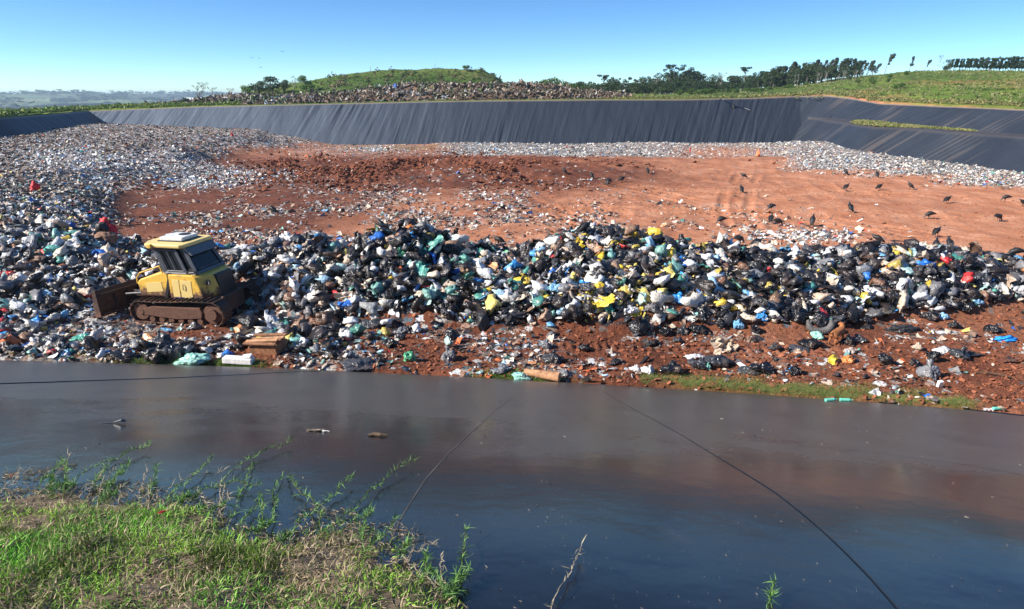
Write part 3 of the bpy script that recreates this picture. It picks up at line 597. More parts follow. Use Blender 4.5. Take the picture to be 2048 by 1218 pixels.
# bags one can point to: px, py of the base, size, colour, label, shape, stretch
HERO = [(1857, 757, .78, 'grey', 'lone smooth grey bag standing upright on the red soil at the right', 1, (.8, .8, 1.15)),
 (385, 727, 1.05, 'mint', 'pale teal translucent bag lying at the liner edge below the bulldozer', 4, (1.1, .7, .62)), (372, 703, .7, 'white', 'white pointed bag leaning behind the pale teal bag', 3, (.7, .6, .9)),
 (175, 683, .95, 'green', 'large dark green bag lying alone at the lower left in front of the blade', 4, (1.05, .6, .55)),
 (250, 722, .95, 'black', 'long black bag lying at the liner edge, left of the black pile below the bulldozer', 0, (1.1, .6, .6)),
 (330, 700, 1.25, 'dark grey', 'large charcoal bag on top of the pile below the bulldozer', 2, (1.1, .8, .75)), (318, 722, 1.0, 'black', 'bulging black bag between the long black bag and the pale teal bag', 5, (.9, .8, .9)),
 (350, 717, 1.0, 'dark grey', 'wrinkled charcoal bag just behind the pale teal bag', 6, (.9, .7, .85)), (390, 660, .55, 'grey', 'crumpled grey bag lying under the rear of the bulldozer track', 2, (1, .8, .8)),
 (335, 664, .42, 'light blue', 'small bright blue bag just below the bulldozer track', 0, (1.2, .7, .5)),
 (1105, 727, .72, 'dark grey', 'shiny charcoal bag with a pointed neck above the brown log', 3, (1, .8, .9)), (897, 722, .68, 'grey', 'tall grey black bag on the brown soil left of the white litter', 1, (.8, .8, 1.1)),
 (1092, 697, .5, 'grey', 'small grey bag with a frayed top on the soil above the pointed charcoal bag', 2, (1, .8, 1)),
 (1525, 748, .85, 'black', 'big rounded black bag at the right end of the row along the grass', 0, (1, .75, .8)), (1497, 748, .7, 'dark grey', 'dull grey bag pressed against the big rounded black bag', 4, (1, .7, .6)),
 (1590, 750, .5, 'black', 'small black bag alone on the soil right of the big rounded one', 3, (.9, .8, .9)), (1345, 748, .85, 'black', 'large black bag at the left end of the row along the grass', 5, (1.1, .8, .75)),
 (1398, 738, .72, 'dark grey', 'charcoal bag in the row along the grass, right of the white bags', 0, (1, .8, .8)), (1436, 735, .9, 'dark grey', 'large dark bag in the row along the grass, behind the small mint bag', 6, (1, .8, .8)),
 (1414, 740, .34, 'mint', 'small mint green bag tucked in the row of black bags', 3, (.8, .7, 1)), (1297, 748, .48, 'white', 'round white bag left of the row of black bags', 1, (.9, .8, .9)),
 (1272, 744, .42, 'white', 'pinkish white bag lying beside the round white bag', 2, (1, .8, .8)), (1390, 718, .6, 'white', 'white bag resting on top of the row of black bags', 4, (1.1, .7, .5)),
 (1280, 667, .95, 'black', 'tall pointed black bag at the foot of the heap', 1, (.85, .75, 1.15)), (1330, 672, .62, 'black', 'round shiny black bag at the heap foot, right of the tall pointed one', 3, (.9, .85, .95)),
 (1366, 670, .62, 'dark grey', 'charcoal bag at the heap foot between two black bags', 5, (.9, .8, .9)), (1398, 668, .72, 'black', 'wrinkled black bag at the heap foot below the blue bags', 6, (1, .8, .8)),
 (1357, 606, .72, 'blue', 'bright royal blue bag high on the heap front', 5, (1, .7, .9)), (1476, 657, .62, 'light blue', 'light blue bag standing at the foot of the heap', 4, (.72, .6, 1.1)),
 (1524, 640, .5, 'blue', 'royal blue bag on the heap beside a light blue bag', 3, (.9, .7, .9)), (1512, 644, .42, 'light blue', 'small light blue bag left of a royal blue bag on the heap', 2, (.9, .7, .8)),
 (1490, 606, .5, 'light blue', 'blue bag halfway up the heap above the standing light blue bag', 4, (1, .7, .8)),
 (1535, 575, .8, 'yellow', 'long yellow bag draped high on the right part of the heap', 4, (1.3, .5, .45)), (1560, 616, .95, 'black', 'large round black bag halfway up the heap right of the blue bags', 0, (1, .85, .85)),
 (1592, 640, 1.0, 'black', 'large black bag bulging from the heap above the curled cushion', 1, (.9, .8, .9)), (1730, 648, .6, 'black', 'black bag at the heap foot right of the dog', 0, (1, .8, .9)),
 (1776, 626, .52, 'green', 'bright green bag halfway up the right part of the heap', 6, (.9, .8, .9)), (1885, 640, .55, 'light blue', 'light blue bag at the foot of the right part of the heap', 2, (1, .7, .8)),
 (1885, 708, .55, 'white', 'pale pinkish bag on the soil beside trampled black film', 4, (1.2, .8, .6)), (1835, 700, .42, 'cream', 'small cream bag on bare soil right of the dog', 2, (.9, .8, .9)),
 (1925, 560, .75, 'blue', 'blue printed bag near the top of the right part of the heap', 4, (1.2, .5, .5)), (1700, 708, .4, 'cream', 'small crumpled beige bag on the soil below the dog', 6, (1, .8, .8)),
 (1600, 705, .62, 'dark grey', 'dull black bag on bare soil left of the dog', 4, (1.2, .8, .5)), (1550, 700, .5, 'dark grey', 'small wrinkled black bag beside a dull black one on the soil', 2, (1, .8, .7)),
 (1000, 748, .6, 'grey', 'brownish grey bag at the liner edge left of the log', 0, (1, .8, .7)), (1045, 760, .6, 'mint', 'translucent whitish green bag at the left end of the log', 4, (1, .7, .7)),
 (1130, 752, .5, 'grey', 'clear grey bag at the right end of the log', 2, (.9, .8, .7)), (780, 694, .62, 'black', 'glossy black bag on brown soil in the lower middle', 0, (.9, .8, .9)),
 (745, 655, .9, 'dark grey', 'large flattened charcoal bag at the heap foot in the middle', 6, (1.1, .8, .55)), (720, 737, .95, 'dark grey', 'crumpled black bag at the liner edge right of the slatted crate', 4, (1.1, .7, .5)),
 (500, 610, .45, 'mint', 'mint bag on the heap behind the bulldozer rear', 2, (1, .8, .9)), (625, 535, .6, 'light blue', 'pale blue translucent bag near the top of the middle of the heap', 0, (.8, .7, 1)),
 (212, 560, .5, 'white', 'elongated white bag behind the blade', 4, (1.2, .7, .6)), (222, 585, .55, 'yellow', 'yellow bag lying behind the top of the blade', 2, (1.3, .7, .5)), (155, 597, .5, 'green', 'emerald bag left of the blade', 4, (1.3, .7, .5)),
 (1230, 478, .75, 'mint', 'dull green bag on the crest of the second peak', 0, (1.2, .8, .7)), (790, 462, .6, 'black', 'black bag on top of the tall dark peak', 1, (1, .8, .9)), (1700, 560, 1.0, 'black', 'swollen black bag in the upper row of the right part of the heap', 0, (1.1, .8, .8)),
 (1590, 520, .6, 'light blue', 'pale blue film bag on the crest right of the resting vultures', 4, (1.3, .7, .45)), (1950, 810, .01, 'white', '', 0, (1, 1, 1))][:-1]
used = []
def heap_hit(x, y):
    P = hit(x, y, 15, 60); return P
for (x, y, s, cn, lab, k, sq) in HERO:
    P = heap_hit(x, y-2); used.append((P[0], P[1], s)); bag(P, s, cn, lab, k=k, sq=sq, tilt=.15, rz=random.uniform(-.5, .5))
ZN = [(0, 300, 'on the left slope round the blade'), (300, 640, 'between the bulldozer and the dark peak'), (640, 960, 'on the tall dark peak'),
      (960, 1130, 'in the dip between the two peaks'), (1130, 1400, 'on the second peak right of centre'), (1400, 1700, 'on the heap right of the second peak'), (1700, 2400, 'on the long low right end of the heap'), (-400, 0, 'at the far left edge')]
cnt = 0; tries = 0  # the rest of the three hundred that show largest
while cnt < 236 and tries < 60000:
    tries += 1
    x = random.uniform(-20, 2075); y = random.uniform(455, 735)
    if random.random() > np.interp(x, [0, 560, 700, 1300, 1500, 2048], [.12, .2, .6, .65, 1, 1]): continue
    P = hit(x, y, 15, 50) if False else None
    d = rayd(x, y); t = np.arange(20, 36, .15); Q = d[None]*t[:, None]; Q[:, 2] += CAMZ; hh = H(Q[:, 0], Q[:, 1]); b_ = Q[:, 2] < hh
    if not b_.any(): continue
    P = Q[int(np.argmax(b_))]; w_ = float(pile_w(P[0], P[1])); X_, Y_ = P[0], P[1]
    onheap = w_ > .12 and Y_ < 30
    if not onheap: 
        if random.random() > .14 or Y_ > 27 or Y_ < E(X_)+.6: continue
    if -16.9 < X_ < -9.4 and 21.2 < Y_ < 27.5: continue
    s = random.choice([.58, .66, .76, .9]) if x > 1380 or 650 < x < 960 else random.choice([.48, .56, .68])
    if not onheap: s *= .75
    if any((X_-a)**2+(Y_-b2)**2 < (.36*(s+s2))**2 for a, b2, s2 in used): continue
    used.append((X_, Y_, s)); P[2] = float(H(X_, Y_))
    if x > 1380: ws = [60, 12, 4, 5, 3, 3, 3, 2, 3, 4, 1, 1]
    elif 680 < x < 930 and y < 560: ws = [55, 14, 4, 6, 3, 5, 5, 4, 3, 4, 1, 1]
    else: ws = [46, 16, 7, 9, 5, 4, 5, 4, 4, 3, .5, 1]
    cn = random.choices(list(CN), ws)[0]
    if onheap: zone = next(t_ for a, b2, t_ in ZN if a <= x < b2); lvl = 'near the crest' if w_ > .86 else ('halfway up' if w_ > .45 else 'at the foot'); z2 = zone
    else: z2 = 'on the soil before the heap, '+('left half' if x < 1024 else 'right half'); lvl = ''
    sz = 'big' if s > .62 else ('medium' if s > .48 else 'small')
    bag(P, s, cn, ('%s %s bag %s %s' % (sz, cn, lvl, z2)).replace('  ', ' '), 'rubbish bags in the heap' if onheap else 'rubbish bags loose on the soil', sq=(random.uniform(.9, 1.2), random.uniform(.75, .95), random.uniform(.75, 1.05)))
    cnt += 1

# ------------------------------------------------------------------ mesh builder
class MB:
    def __init__(s): s.bm = bmesh.new()
    def box(s, c, d, rot=(0, 0, 0)):
        r = bmesh.ops.create_cube(s.bm, size=1); M = Matrix.Translation(c) @ Matrix.Rotation(rot[2], 4, 'Z') @ Matrix.Rotation(rot[1], 4, 'Y') @ Matrix.Rotation(rot[0], 4, 'X') @ Matrix.Diagonal((d[0], d[1], d[2], 1))
        bmesh.ops.transform(s.bm, matrix=M, verts=r['verts']); return s
    def prism(s, pts, y0, y1, ax='y'):
        f = (lambda a, b, t: (a, t, b)) if ax == 'y' else ((lambda a, b, t: (a, b, t)) if ax == 'z' else (lambda a, b, t: (t, a, b)))
        A = [s.bm.verts.new(f(a, b, y0)) for a, b in pts]; B = [s.bm.verts.new(f(a, b, y1)) for a, b in pts]; n = len(pts)
        s.bm.faces.new(A); s.bm.faces.new(B[::-1])
        for i in range(n): s.bm.faces.new((A[i], A[(i+1) % n], B[(i+1) % n], B[i]))
        return s
    def poly(s, V, F):
        vs = [s.bm.verts.new(v) for v in V]
        for f in F: s.bm.faces.new([vs[i] for i in f])
        return s
    def cyl(s, p0, p1, r, n=16, r2=None):
        p0, p1 = Vector(p0), Vector(p1); d = p1-p0
        g = bmesh.ops.create_cone(s.bm, cap_ends=True, segments=n, radius1=r, radius2=r if r2 is None else r2, depth=d.length)
        bmesh.ops.transform(s.bm, matrix=Matrix.Translation((p0+p1)/2) @ d.to_track_quat('Z', 'Y').to_matrix().to_4x4(), verts=g['verts']); return s
    def tube(s, pts, r, n=8):
        for i, (a, b) in enumerate(zip(pts[:-1], pts[1:])):
            ra = r[i] if isinstance(r, (list, tuple)) else r; rb = r[i+1] if isinstance(r, (list, tuple)) else r
            s.cyl(a, b, ra, n, rb)
            if i: 
                g = bmesh.ops.create_icosphere(s.bm, subdivisions=1, radius=ra); bmesh.ops.translate(s.bm, vec=Vector(a), verts=g['verts'])
        return s
    def build(s, name, m, parent=None, bev=0, smooth=False):
        bmesh.ops.recalc_face_normals(s.bm, faces=s.bm.faces)
        me = bpy.data.meshes.new(name); s.bm.to_mesh(me); s.bm.free(); me.materials.append(m)
        o = bpy.data.objects.new(name, me); C.objects.link(o)
        if parent: o.parent = parent
        if smooth: me.polygons.foreach_set('use_smooth', [True]*len(me.polygons))
        if bev:
            b = o.modifiers.new('bevel', 'BEVEL'); b.width = bev; b.segments = 2; b.limit_method = 'ANGLE'; b.angle_limit = .6
        return o

# ------------------------------------------------------------------ bulldozer
def mud_mat(name, c, mudlo, mudhi, rough=.4, metal=0, amount=.5):
    m, n, l, b = mat(name); tc = n.new('ShaderNodeTexCoord'); nz = noise_n(n, l, 3.5, 8, rough=.7)
    sx = n.new('ShaderNodeSeparateXYZ'); l.new(tc.outputs['Object'], sx.inputs[0])
    mr = n.new('ShaderNodeMapRange'); mr.inputs[1].default_value = mudlo; mr.inputs[2].default_value = mudhi; mr.inputs[3].default_value = .55; mr.inputs[4].default_value = 0; l.new(sx.outputs[2], mr.inputs[0])
    ad = n.new('ShaderNodeMath'); ad.operation = 'ADD'; l.new(mr.outputs[0], ad.inputs[0]); l.new(nz.outputs[0], ad.inputs[1])
    r = ramp(n, l, ad.outputs[0], [(1-amount, (0, 0, 0)), (1-amount+.2, (1, 1, 1))])
    n2 = noise_n(n, l, 20, 4); mud = ramp(n, l, n2.outputs[0], [(.3, (.075, .033, .02)), (.7, (.17, .08, .048))])
    l.new(mix(n, l, r.outputs[0], c, mud.outputs[0]), b.inputs['Base Color'])
    rr = n.new('ShaderNodeMapRange'); rr.inputs[3].default_value = rough; rr.inputs[4].default_value = .9; l.new(r.outputs[0], rr.inputs[0]); l.new(rr.outputs[0], b.inputs['Roughness'])
    b.inputs['Metallic'].default_value = metal; bump(n, l, b, ad.outputs[0], .25, .02); return m
M_yel = mud_mat('yellow_paint', (.78, .47, .07), .6, 1.35, .35, amount=.46)
M_yel2 = mud_mat('roof_paint', (.76, .56, .2), -5, -4, .45, amount=.36)
M_steel = mud_mat('muddy_steel', (.028, .02, .017), -1, 1.2, .45, amount=.5); M_mud = mud_mat('caked_mud', (.1, .05, .03), -1, 5, .8, amount=.8)
M_cabf = simple('cab_grey', (.12, .12, .125), .45, nscale=6); M_blk = simple('black_rubber', (.012, .012, .014), .5); M_grill = simple('grille_mesh', (.01, .012, .016), .45, nscale=30)
M_glass, n, l, b = mat('cab_glass'); b.inputs['Base Color'].default_value = (.012, .014, .017, 1); b.inputs['Roughness'].default_value = .08
M_white = simple('white_plastic', (.72, .70, .65), .45, nscale=5, amt=.2); M_blue_ink = simple('blue_ink', (.03, .06, .3), .5); M_lens = simple('lamp_lens', (.5, .5, .48), .15)
M_rust = mud_mat('rusty_blade', (.04, .018, .012), -1, 1.1, .55, amount=.42)
DZ = empty('bulldozer', (-12.35, 25.35, float(.02)), math.radians(170.2))
DZ.rotation_mode = 'XYZ'
DZ.scale = (1.09, 1.09, 1.08); DZ.location.x += .12
tag(DZ, 'yellow crawler bulldozer with black windowed cab, muddy tracks and rusty blade beside the heap', 'bulldozer')
def track(side):
    yc = side*1.04; w = .56; cx0, cx1, cz, r0, r1 = 1.32, -1.34, .44, .38, .43
    path = []
    for k in range(60): path.append(None)
    P = []
    for a in np.linspace(-90, 90, 13): P.append((cx0+r0*math.cos(math.radians(a)), cz-.02+r0*math.sin(math.radians(a))))
    for t in np.linspace(0, 1, 10)[1:-1]: P.append((cx0+(cx1-cx0)*t, cz-.02+r0+(r1-r0+.02)*t-.02*math.sin(t*math.pi*2)))
    for a in np.linspace(90, 270, 13): P.append((cx1+r1*math.cos(math.radians(a)), cz+r1*math.sin(math.radians(a))))
    P.append((cx0, cz-.02-r0)); P = np.array(P); d = np.r_[0, np.cumsum(np.hypot(*np.diff(P, axis=0).T))]; n = 40
    m = MB()
    for k in range(n):
        s_ = (k+.5)/n*d[-1]; x_ = np.interp(s_, d, P[:, 0]); z_ = np.interp(s_, d, P[:, 1]); x2 = np.interp(s_+.03, d, P[:, 0]); z2 = np.interp(s_+.03, d, P[:, 1])
        a = math.atan2(z2-z_, x2-x_); nx, nz = math.sin(a), -math.cos(a)
        m.box((x_, yc, z_), (d[-1]/n*.93, w, .022), (0, -a, 0)); m.box((x_+nx*.035-.03*math.cos(a), yc, z_+nz*.035-.03*math.sin(a)), (.022, w-.004, .06), (0, -a, 0))
        m.box((x_-nx*.045, yc, z_-nz*.045), (d[-1]/n*.7, .2, .06), (0, -a, 0))
    t = m.build('track', M_steel, DZ)
    f = MB().prism([(cx0-.1, .3), (cx0-.02, .5), (.9, .62), (-.9, .64), (cx1+.35, .5), (cx1+.4, .27), (0, .2)], yc-side*.16, yc+side*.225).build('track_frame', M_mud, t, .02)
    MB().cyl((cx0, yc-.12, cz-.02), (cx0, yc+side*.2, cz-.02), .3, 28).cyl((cx0, yc, cz-.02), (cx0, yc+side*.24, cz-.02), .11, 20).build('idler_wheel', M_mud, t, .01)
    m = MB().cyl((cx1, yc-.1, cz), (cx1, yc+side*.18, cz), .34, 22).cyl((cx1, yc, cz), (cx1, yc+side*.27, cz), .2, 22)
    for k in range(13): a = k/13*6.283; m.box((cx1+.35*math.cos(a), yc, cz+.35*math.sin(a)), (.07, .1, .08), (0, -a, 0))
    m.build('drive_sprocket', M_mud, t, .008)
    for k in range(6): MB().cyl((.95-k*.36, yc-.14, .16), (.95-k*.36, yc+side*.2, .16), .1, 18).build('track_roller', M_steel, t)
    MB().cyl((.3, yc-.1, .76), (.3, yc+.1, .76), .07, 14).build('carrier_roller', M_steel, t)
track(1); track(-1)
MB().box((.0, 0, .62), (2.5, 1.42, .5)).box((-1.15, 0, .6), (.6, 1.3, .62)).build('chassis', M_steel, DZ, .03)
# front body and its low nose
MB().prism([(1.55, .86), (1.62, 1.36), (1.5, 1.46), (.62, 1.76), (.42, 1.76), (.3, .86)], -.86, .86).build('front_body', M_yel, DZ, .05)
MB().box((.98, .863, 1.2), (.62, .012, .34), (0, .1, 0)).build('service_door', M_yel2, DZ, .004)
MB().box((.98, -.863, 1.2), (.62, .012, .34), (0, .1, 0)).build('service_door', M_yel2, DZ, .004)
# rear body: side panels, chamfers and the sunken black grille
def hexbody(zs):
    pl = [(.34, .95), (-.72, .95), (-1.12, .52), (-1.12, -.52), (-.72, -.95), (.34, -.95)]
    V = []
    for z_, k in zs:
        for i, (a, b2) in enumerate(pl): V.append((a+(k if i in (1, 2, 3, 4) else 0), b2, z_))
    F = [tuple(range(5, -1, -1))]
    for j in range(len(zs)-1):
        for i in range(6): a = j*6+i; b2 = j*6+(i+1) % 6; F.append((a, b2, b2+6, a+6))
    F.append(tuple((len(zs)-1)*6+i for i in range(6))); return V, F
MB().poly(*hexbody([(.8, -.1), (1.0, -.16), (1.62, .06), (1.70, .16)])).build('rear_body', M_yel, DZ, .035)
g = MB().poly([(-1.155, -.46, 1.62), (-1.155+.0, .46, 1.62), (-1.30, .46, .92), (-1.30, -.46, .92), (-1.04, -.46, 1.64), (-1.04, .46, 1.64), (-1.1, .46, .86), (-1.1, -.46, .86)], [(0, 1, 2, 3), (0, 4, 5, 1), (1, 5, 6, 2), (2, 6, 7, 3), (3, 7, 4, 0)]).build('rear_grille', M_grill, DZ, .01)
m = MB()
for k in range(7): z_ = .98+k*.095; m.box((-1.305+(z_-.92)*.207, 0, z_), (.014, .88, .012))
m.build('grille_bar', M_blk, g)
MB().box((-.3, .955, 1.2), (.42, .012, .62)).build('side_door', M_yel2, DZ, .006); MB().box((.08, .955, 1.22), (.26, .012, .62)).build('side_door', M_yel2, DZ, .006)
MB().tube([(-.22, .975, 1.38), (-.22, 1.0, 1.36), (-.22, 1.0, 1.2), (-.22, .975, 1.18)], .012).build('door_handle', M_blk, DZ)
MB().box((-.95, 0, .72), (.55, 1.1, .5)).build('rear_hitch_frame', M_steel, DZ, .05)
for s in (1, -1):
    h = MB().box((-.98, s*.74, 1.42), (.16, .2, .14), (0, 0, s*.75)).build('headlight', M_blk, DZ, .02); MB().box((-1.062, s*.80, 1.42), (.012, .16, .1), (0, 0, s*.75)).build('lens', M_lens, h)
MB().box((-.93, -.74, 1.52), (.03, .2, .12), (0, 0, -.82)).build('warning_sticker', M_white, DZ)
# cab
def quadprism(name, P0, P1, m, parent, bev=.01):   # loft between two quads
    return MB().poly(list(P0)+list(P1), [(3, 2, 1, 0), (4, 5, 6, 7), (0, 1, 5, 4), (1, 2, 6, 5), (2, 3, 7, 6), (3, 0, 4, 7)]).build(name, m, parent, bev)
B = [(.50, .8, 1.72), (-.66, .8, 1.72), (-.66, -.8, 1.72), (.50, -.8, 1.72)]; T = [(.92, .66, 2.58), (-.2, .66, 2.58), (-.2, -.66, 2.58), (.92, -.66, 2.58)]
def lerp(a, b, t): return tuple(a[i]+(b[i]-a[i])*t for i in range(3))
MB().tube([(.62, .75, 1.05), (.9, .8, .98), (1.3, .74, 1.05), (1.6, .5, .9), (2.2, .35, .9)], .022).tube([(.6, .7, 1.0), (1.0, .76, .9), (1.7, .45, .82), (2.3, .3, .8)], .018).build('hydraulic_hose', M_blk, DZ)
cab = quadprism('cab', [lerp(B[i], (0, 0, 1.72), .04) for i in range(4)], [lerp(T[i], (.36, 0, 2.58), .04) for i in range(4)], M_glass, DZ, 0)
def bar(name, a, b, w, m, parent): 
    return MB().cyl(a, b, w, 4).build(name, m, parent, .006)
for i in range(4): bar('cab_pillar', B[i], T[i], .075, M_cabf, cab)
for i in range(4): bar('cab_rail', B[i], B[(i+1) % 4], .075, M_cabf, cab); bar('cab_rail', T[i], T[(i+1) % 4], .07, M_cabf, cab)
for s in (0, 3):
    a0, a1 = (B[0], B[1]) if s == 0 else (B[3], B[2]); t0, t1 = (T[0], T[1]) if s == 0 else (T[3], T[2])
    e = .006 if s == 0 else -.006; off = Vector((0, e*8, 0))
    q = [Vector(lerp(a0, a1, .12))+off, Vector(lerp(a0, a1, .66))+off, Vector(lerp(t0, t1, .66))+off, Vector(lerp(t0, t1, .12))+off]
    q = [q[0].lerp(q[3], .1), q[1].lerp(q[2], .1), q[2].lerp(q[1], .1), q[3].lerp(q[0], .1)]
    wdw = MB()
    for i in range(4): wdw.cyl(q[i], q[(i+1) % 4], .025, 4)
    wdw.cyl(q[0].lerp(q[1], .5), q[3].lerp(q[2], .5), .018, 4); wd = wdw.build('side_window_frame', M_cabf, cab)
    bar('cab_pillar', Vector(lerp(a0, a1, .72))+off, Vector(lerp(t0, t1, .72))+off, .045, M_cabf, cab)
MB().box((-.52, 0, 1.80), (.1, 1.3, .05)).build('rear_sill', M_cabf, cab, .01)
MB().tube([(-.63, -.6, 1.86), (-.63, .6, 1.86)], .015).build('wiper_bar', M_cabf, cab)
# roof with chamfered front corners, drooping rear edge
rp = [(1.32, .42), (1.12, .86), (-.2, .9), (-.34, .8), (-.34, -.8), (-.2, -.9), (1.12, -.86), (1.32, -.42)]
MB().prism(rp, 2.60, 2.74, 'z').build('roof', M_yel2, DZ, .045)
MB().prism([(-.36, 2.60), (-.56, 2.36), (-.52, 2.34), (-.22, 2.585)], -.76, .76).build('rear_sunshade', M_cabf, DZ, .01)
ac = MB().box((.42, -.05, 2.82), (.86, .92, .13)).build('air_conditioner', M_white, DZ, .03)
MB().cyl((.3, -.2, 2.87), (.3, -.2, 2.9), .2, 28).build('fan_guard', M_blk, ac); MB().box((.42, -.05, 2.75), (.98, 1.02, .03)).build('base_frame', M_blk, ac)
for s in (1, -1):
    lm = MB().box((.9, s*.9, 2.66), (.16, .1, .14)).build('roof_lamp', M_yel, DZ, .02); MB().box((.985, s*.9, 2.66), (.01, .08, .1)).build('lens', M_lens, lm)
# handrails, intake, mirrors
for s in (1, -1):
    MB().tube([(.6, s*.84, 1.72), (.68, s*.84, 1.96), (1.48, s*.84, 1.68), (1.62, s*.84, 1.5), (1.62, s*.84, 1.32), (1.5, s*.84, 1.26)], .026).build('handrail', M_yel, DZ)
    MB().tube([(-.72, s*.9, 1.7), (-.74, s*.92, 1.86), (-.5, s*.92, 1.9), (-.36, s*.88, 1.74)], .022).build('handrail', M_blk, DZ)
    MB().prism([(.5, .84), (.62, .84), (.34, 1.74), (.24, 1.74)], s*.87, s*.90).build('body_seam_strip', M_blk, DZ)
MB().cyl((.72, .55, 1.68), (.72, .55, 2.0), .06, 16).cyl((.72, .55, 1.98), (.72, .55, 2.1), .1, 16).build('air_intake', M_cabf, DZ)
MB().cyl((.8, -.3, 1.66), (.8, -.3, 2.25), .05, 16).build('exhaust_pipe', M_steel, DZ)
# blade, push frame, rams
ba = math.radians(-9)
bl = MB(); prof_ = [(0, .12), (-.07, .3), (-.1, .55), (-.06, .8), (.03, 1.02), (.03+.03, 1.02), (-.025, .8), (-.06, .55), (-.03, .3), (.05, .12)]
bl.prism(prof_, -1.45, 1.45).prism([(.06, .03), (.02, .26), (.045, .27), (.09, .03)], -1.46, 1.46)
for s in (-1.45, 1.45): bl.prism([(-.16, .1), (.12, .06), (.1, 1.04), (-.06, 1.04)], s-.02, s+.02)
for s in (-.75, -.25, .25, .75): bl.prism([(-.06, .2), (-.2, .3), (-.2, .75), (-.1, .9)], s-.03, s+.03)
blade = bl.build('blade', M_rust, DZ, .008); blade.location = (2.62, .03, .1); blade.rotation_euler = (0, 0, ba)
MB().box((-.12, 0, .16), (.06, 2.7, .1)).build('lower_brace', M_rust, blade, .01); MB().box((-.13, 0, .86), (.05, 2.7, .09)).build('upper_brace', M_rust, blade, .01)
for s in (1, -1):
    MB().tube([(.4, s*.66, .42), (1.8, s*.66, .4), (2.38, s*.3, .45)], [.1, .1, .08]).build('push_arm', M_rust, DZ)
    cy_ = MB().tube([(.7, s*.72, 1.08), (1.55, s*.66, .92)], .09, 14).build('lift_cylinder', M_mud, DZ); MB().tube([(1.5, s*.66, .93), (2.35, s*.6, .82)], .035, 12).build('cylinder_rod', M_cabf, cy_)
MB().box((1.85, 0, .78), (.7, .7, .22), (0, .05, 0)).build('blade_mount', M_rust, DZ, .03)
def lettering(txt, size, loc, rot, m, parent, name='lettering'):
    cu = bpy.data.curves.new('txt', 'FONT'); cu.body = txt; cu.size = size; cu.extrude = .002; cu.align_x = 'CENTER'
    o = bpy.data.objects.new('txt', cu); C.objects.link(o); dg = bpy.context.evaluated_depsgraph_get(); dg.update()
    me = bpy.data.meshes.new_from_object(o.evaluated_get(dg)); bpy.data.objects.remove(o)
    me.materials.clear(); me.materials.append(m); q_ = bpy.data.objects.new(name, me); C.objects.link(q_); q_.parent = parent; q_.location = loc; q_.rotation_euler = rot; return q_
lettering('KOMATSU', .085, (-.02, .966, .86), (math.pi/2, 0, math.pi), M_blue_ink, DZ)
lettering('D51EX', .13, (-.58, .966, .86), (math.pi/2, 0, math.pi), M_cabf, DZ)

# ------------------------------------------------------------------ other rubbish one can name
def at_ground(x, y): P = hit(x, y, 8, 140); return P
M_wood = simple('split_wood', (.42, .22, .11), .8, nscale=6, amt=.45, bmp=.5); M_card = simple('cardboard', (.5, .38, .27), .85, nscale=5, amt=.3, bmp=.3)
M_crate = simple('crate_brown', (.24, .11, .05), .8, nscale=8, amt=.5, bmp=.6); M_foam = simple('white_foam', (.78, .76, .72), .8, nscale=12, amt=.15, bmp=.4); M_red = simple('red_cloth', (.62, .012, .018), .6, nscale=5, amt=.25, bmp=.4)
M_orange = simple('orange_cloth', (.8, .25, .1), .7, nscale=4); M_stone = simple('brown_stone', (.22, .12, .075), .9, nscale=5, amt=.4, bmp=.8); M_grey = simple('grey_board', (.25, .25, .24), .7, nscale=5); M_bark = simple('bark', (.12, .075, .045), .9, nscale=12, amt=.5, bmp=.8)
P = at_ground(1083, 756)
m = MB(); pts = [(-.55, 0, .12), (-.2, .01, .13), (.2, -.01, .13), (.58, 0, .12)]; m.cyl(pts[0], pts[3], .10, 18, .15); o = m.build('log', M_wood, None, .02); o.location = P; o.rotation_euler = (0, 0, math.radians(-22)); tag(o, 'short orange brown log lying on the liner edge right of the translucent bag', 'log')
P = at_ground(535, 706); cr = empty('broken_crate', P, math.radians(-18)); cr.rotation_euler = (math.radians(8), math.radians(-6), math.radians(-16)); tag(cr, 'broken brown slatted crate lying at the liner edge below the bulldozer', 'crate')
MB().box((0, .1, .18), (1.05, .6, .32)).build('crate_box', M_crate, cr, .02)
for k in range(5): MB().box((0, -.24+k*.155, .47+.04*math.sin(k*1.7)), (1.22, .125, .05), (.12, .03*(-1)**k, .02*k)).build('slat', M_wood if k % 2 else M_crate, cr, .008)
V, F = sheet(91, 9); V = V*np.array([.42, .34, .22])+np.array([0, 0, .3]); o = mesh_np('cardboard_sheet', V, F, M_card); o.location = at_ground(1440, 702); o.rotation_euler = (math.radians(40), .2, .2); tag(o, 'crumpled grey brown sheet of cardboard propped on the soil before the heap', 'cardboard')
so = o.modifiers.new('thick', 'SOLIDIFY'); so.thickness = .01
o = MB().box((0, 0, .12), (.95, .3, .2), (0, .04, 0)).box((.28, .02, .24), (.3, .26, .08), (.1, -.1, .1)).build('foam_block', M_foam, None, .03); o.location = at_ground(478, 727); o.rotation_euler = (0, 0, -.06); tag(o, 'white foam block lying on the liner edge left of the slatted crate', 'foam block')
def lump(name, x, y, s, m, label, cat, seed, sq=(1, 1, 1), neck=0, rz=0, lift=.3, amt=.25):
    V, F = crumple(4, seed, amt, 1, neck); P = at_ground(x, y); o = mesh_np(name, V*np.array(sq)*s*.5, F, m, smooth=True); o.location = (P[0], P[1], P[2]+s*sq[2]*lift); o.rotation_euler = (0, 0, rz); return tag(o, label, cat)
lump('boulder', 212, 488, 1.15, M_stone, 'rounded brown boulder in front of the red and black sack', 'boulder', 301, (1, .8, .75), rz=.2)
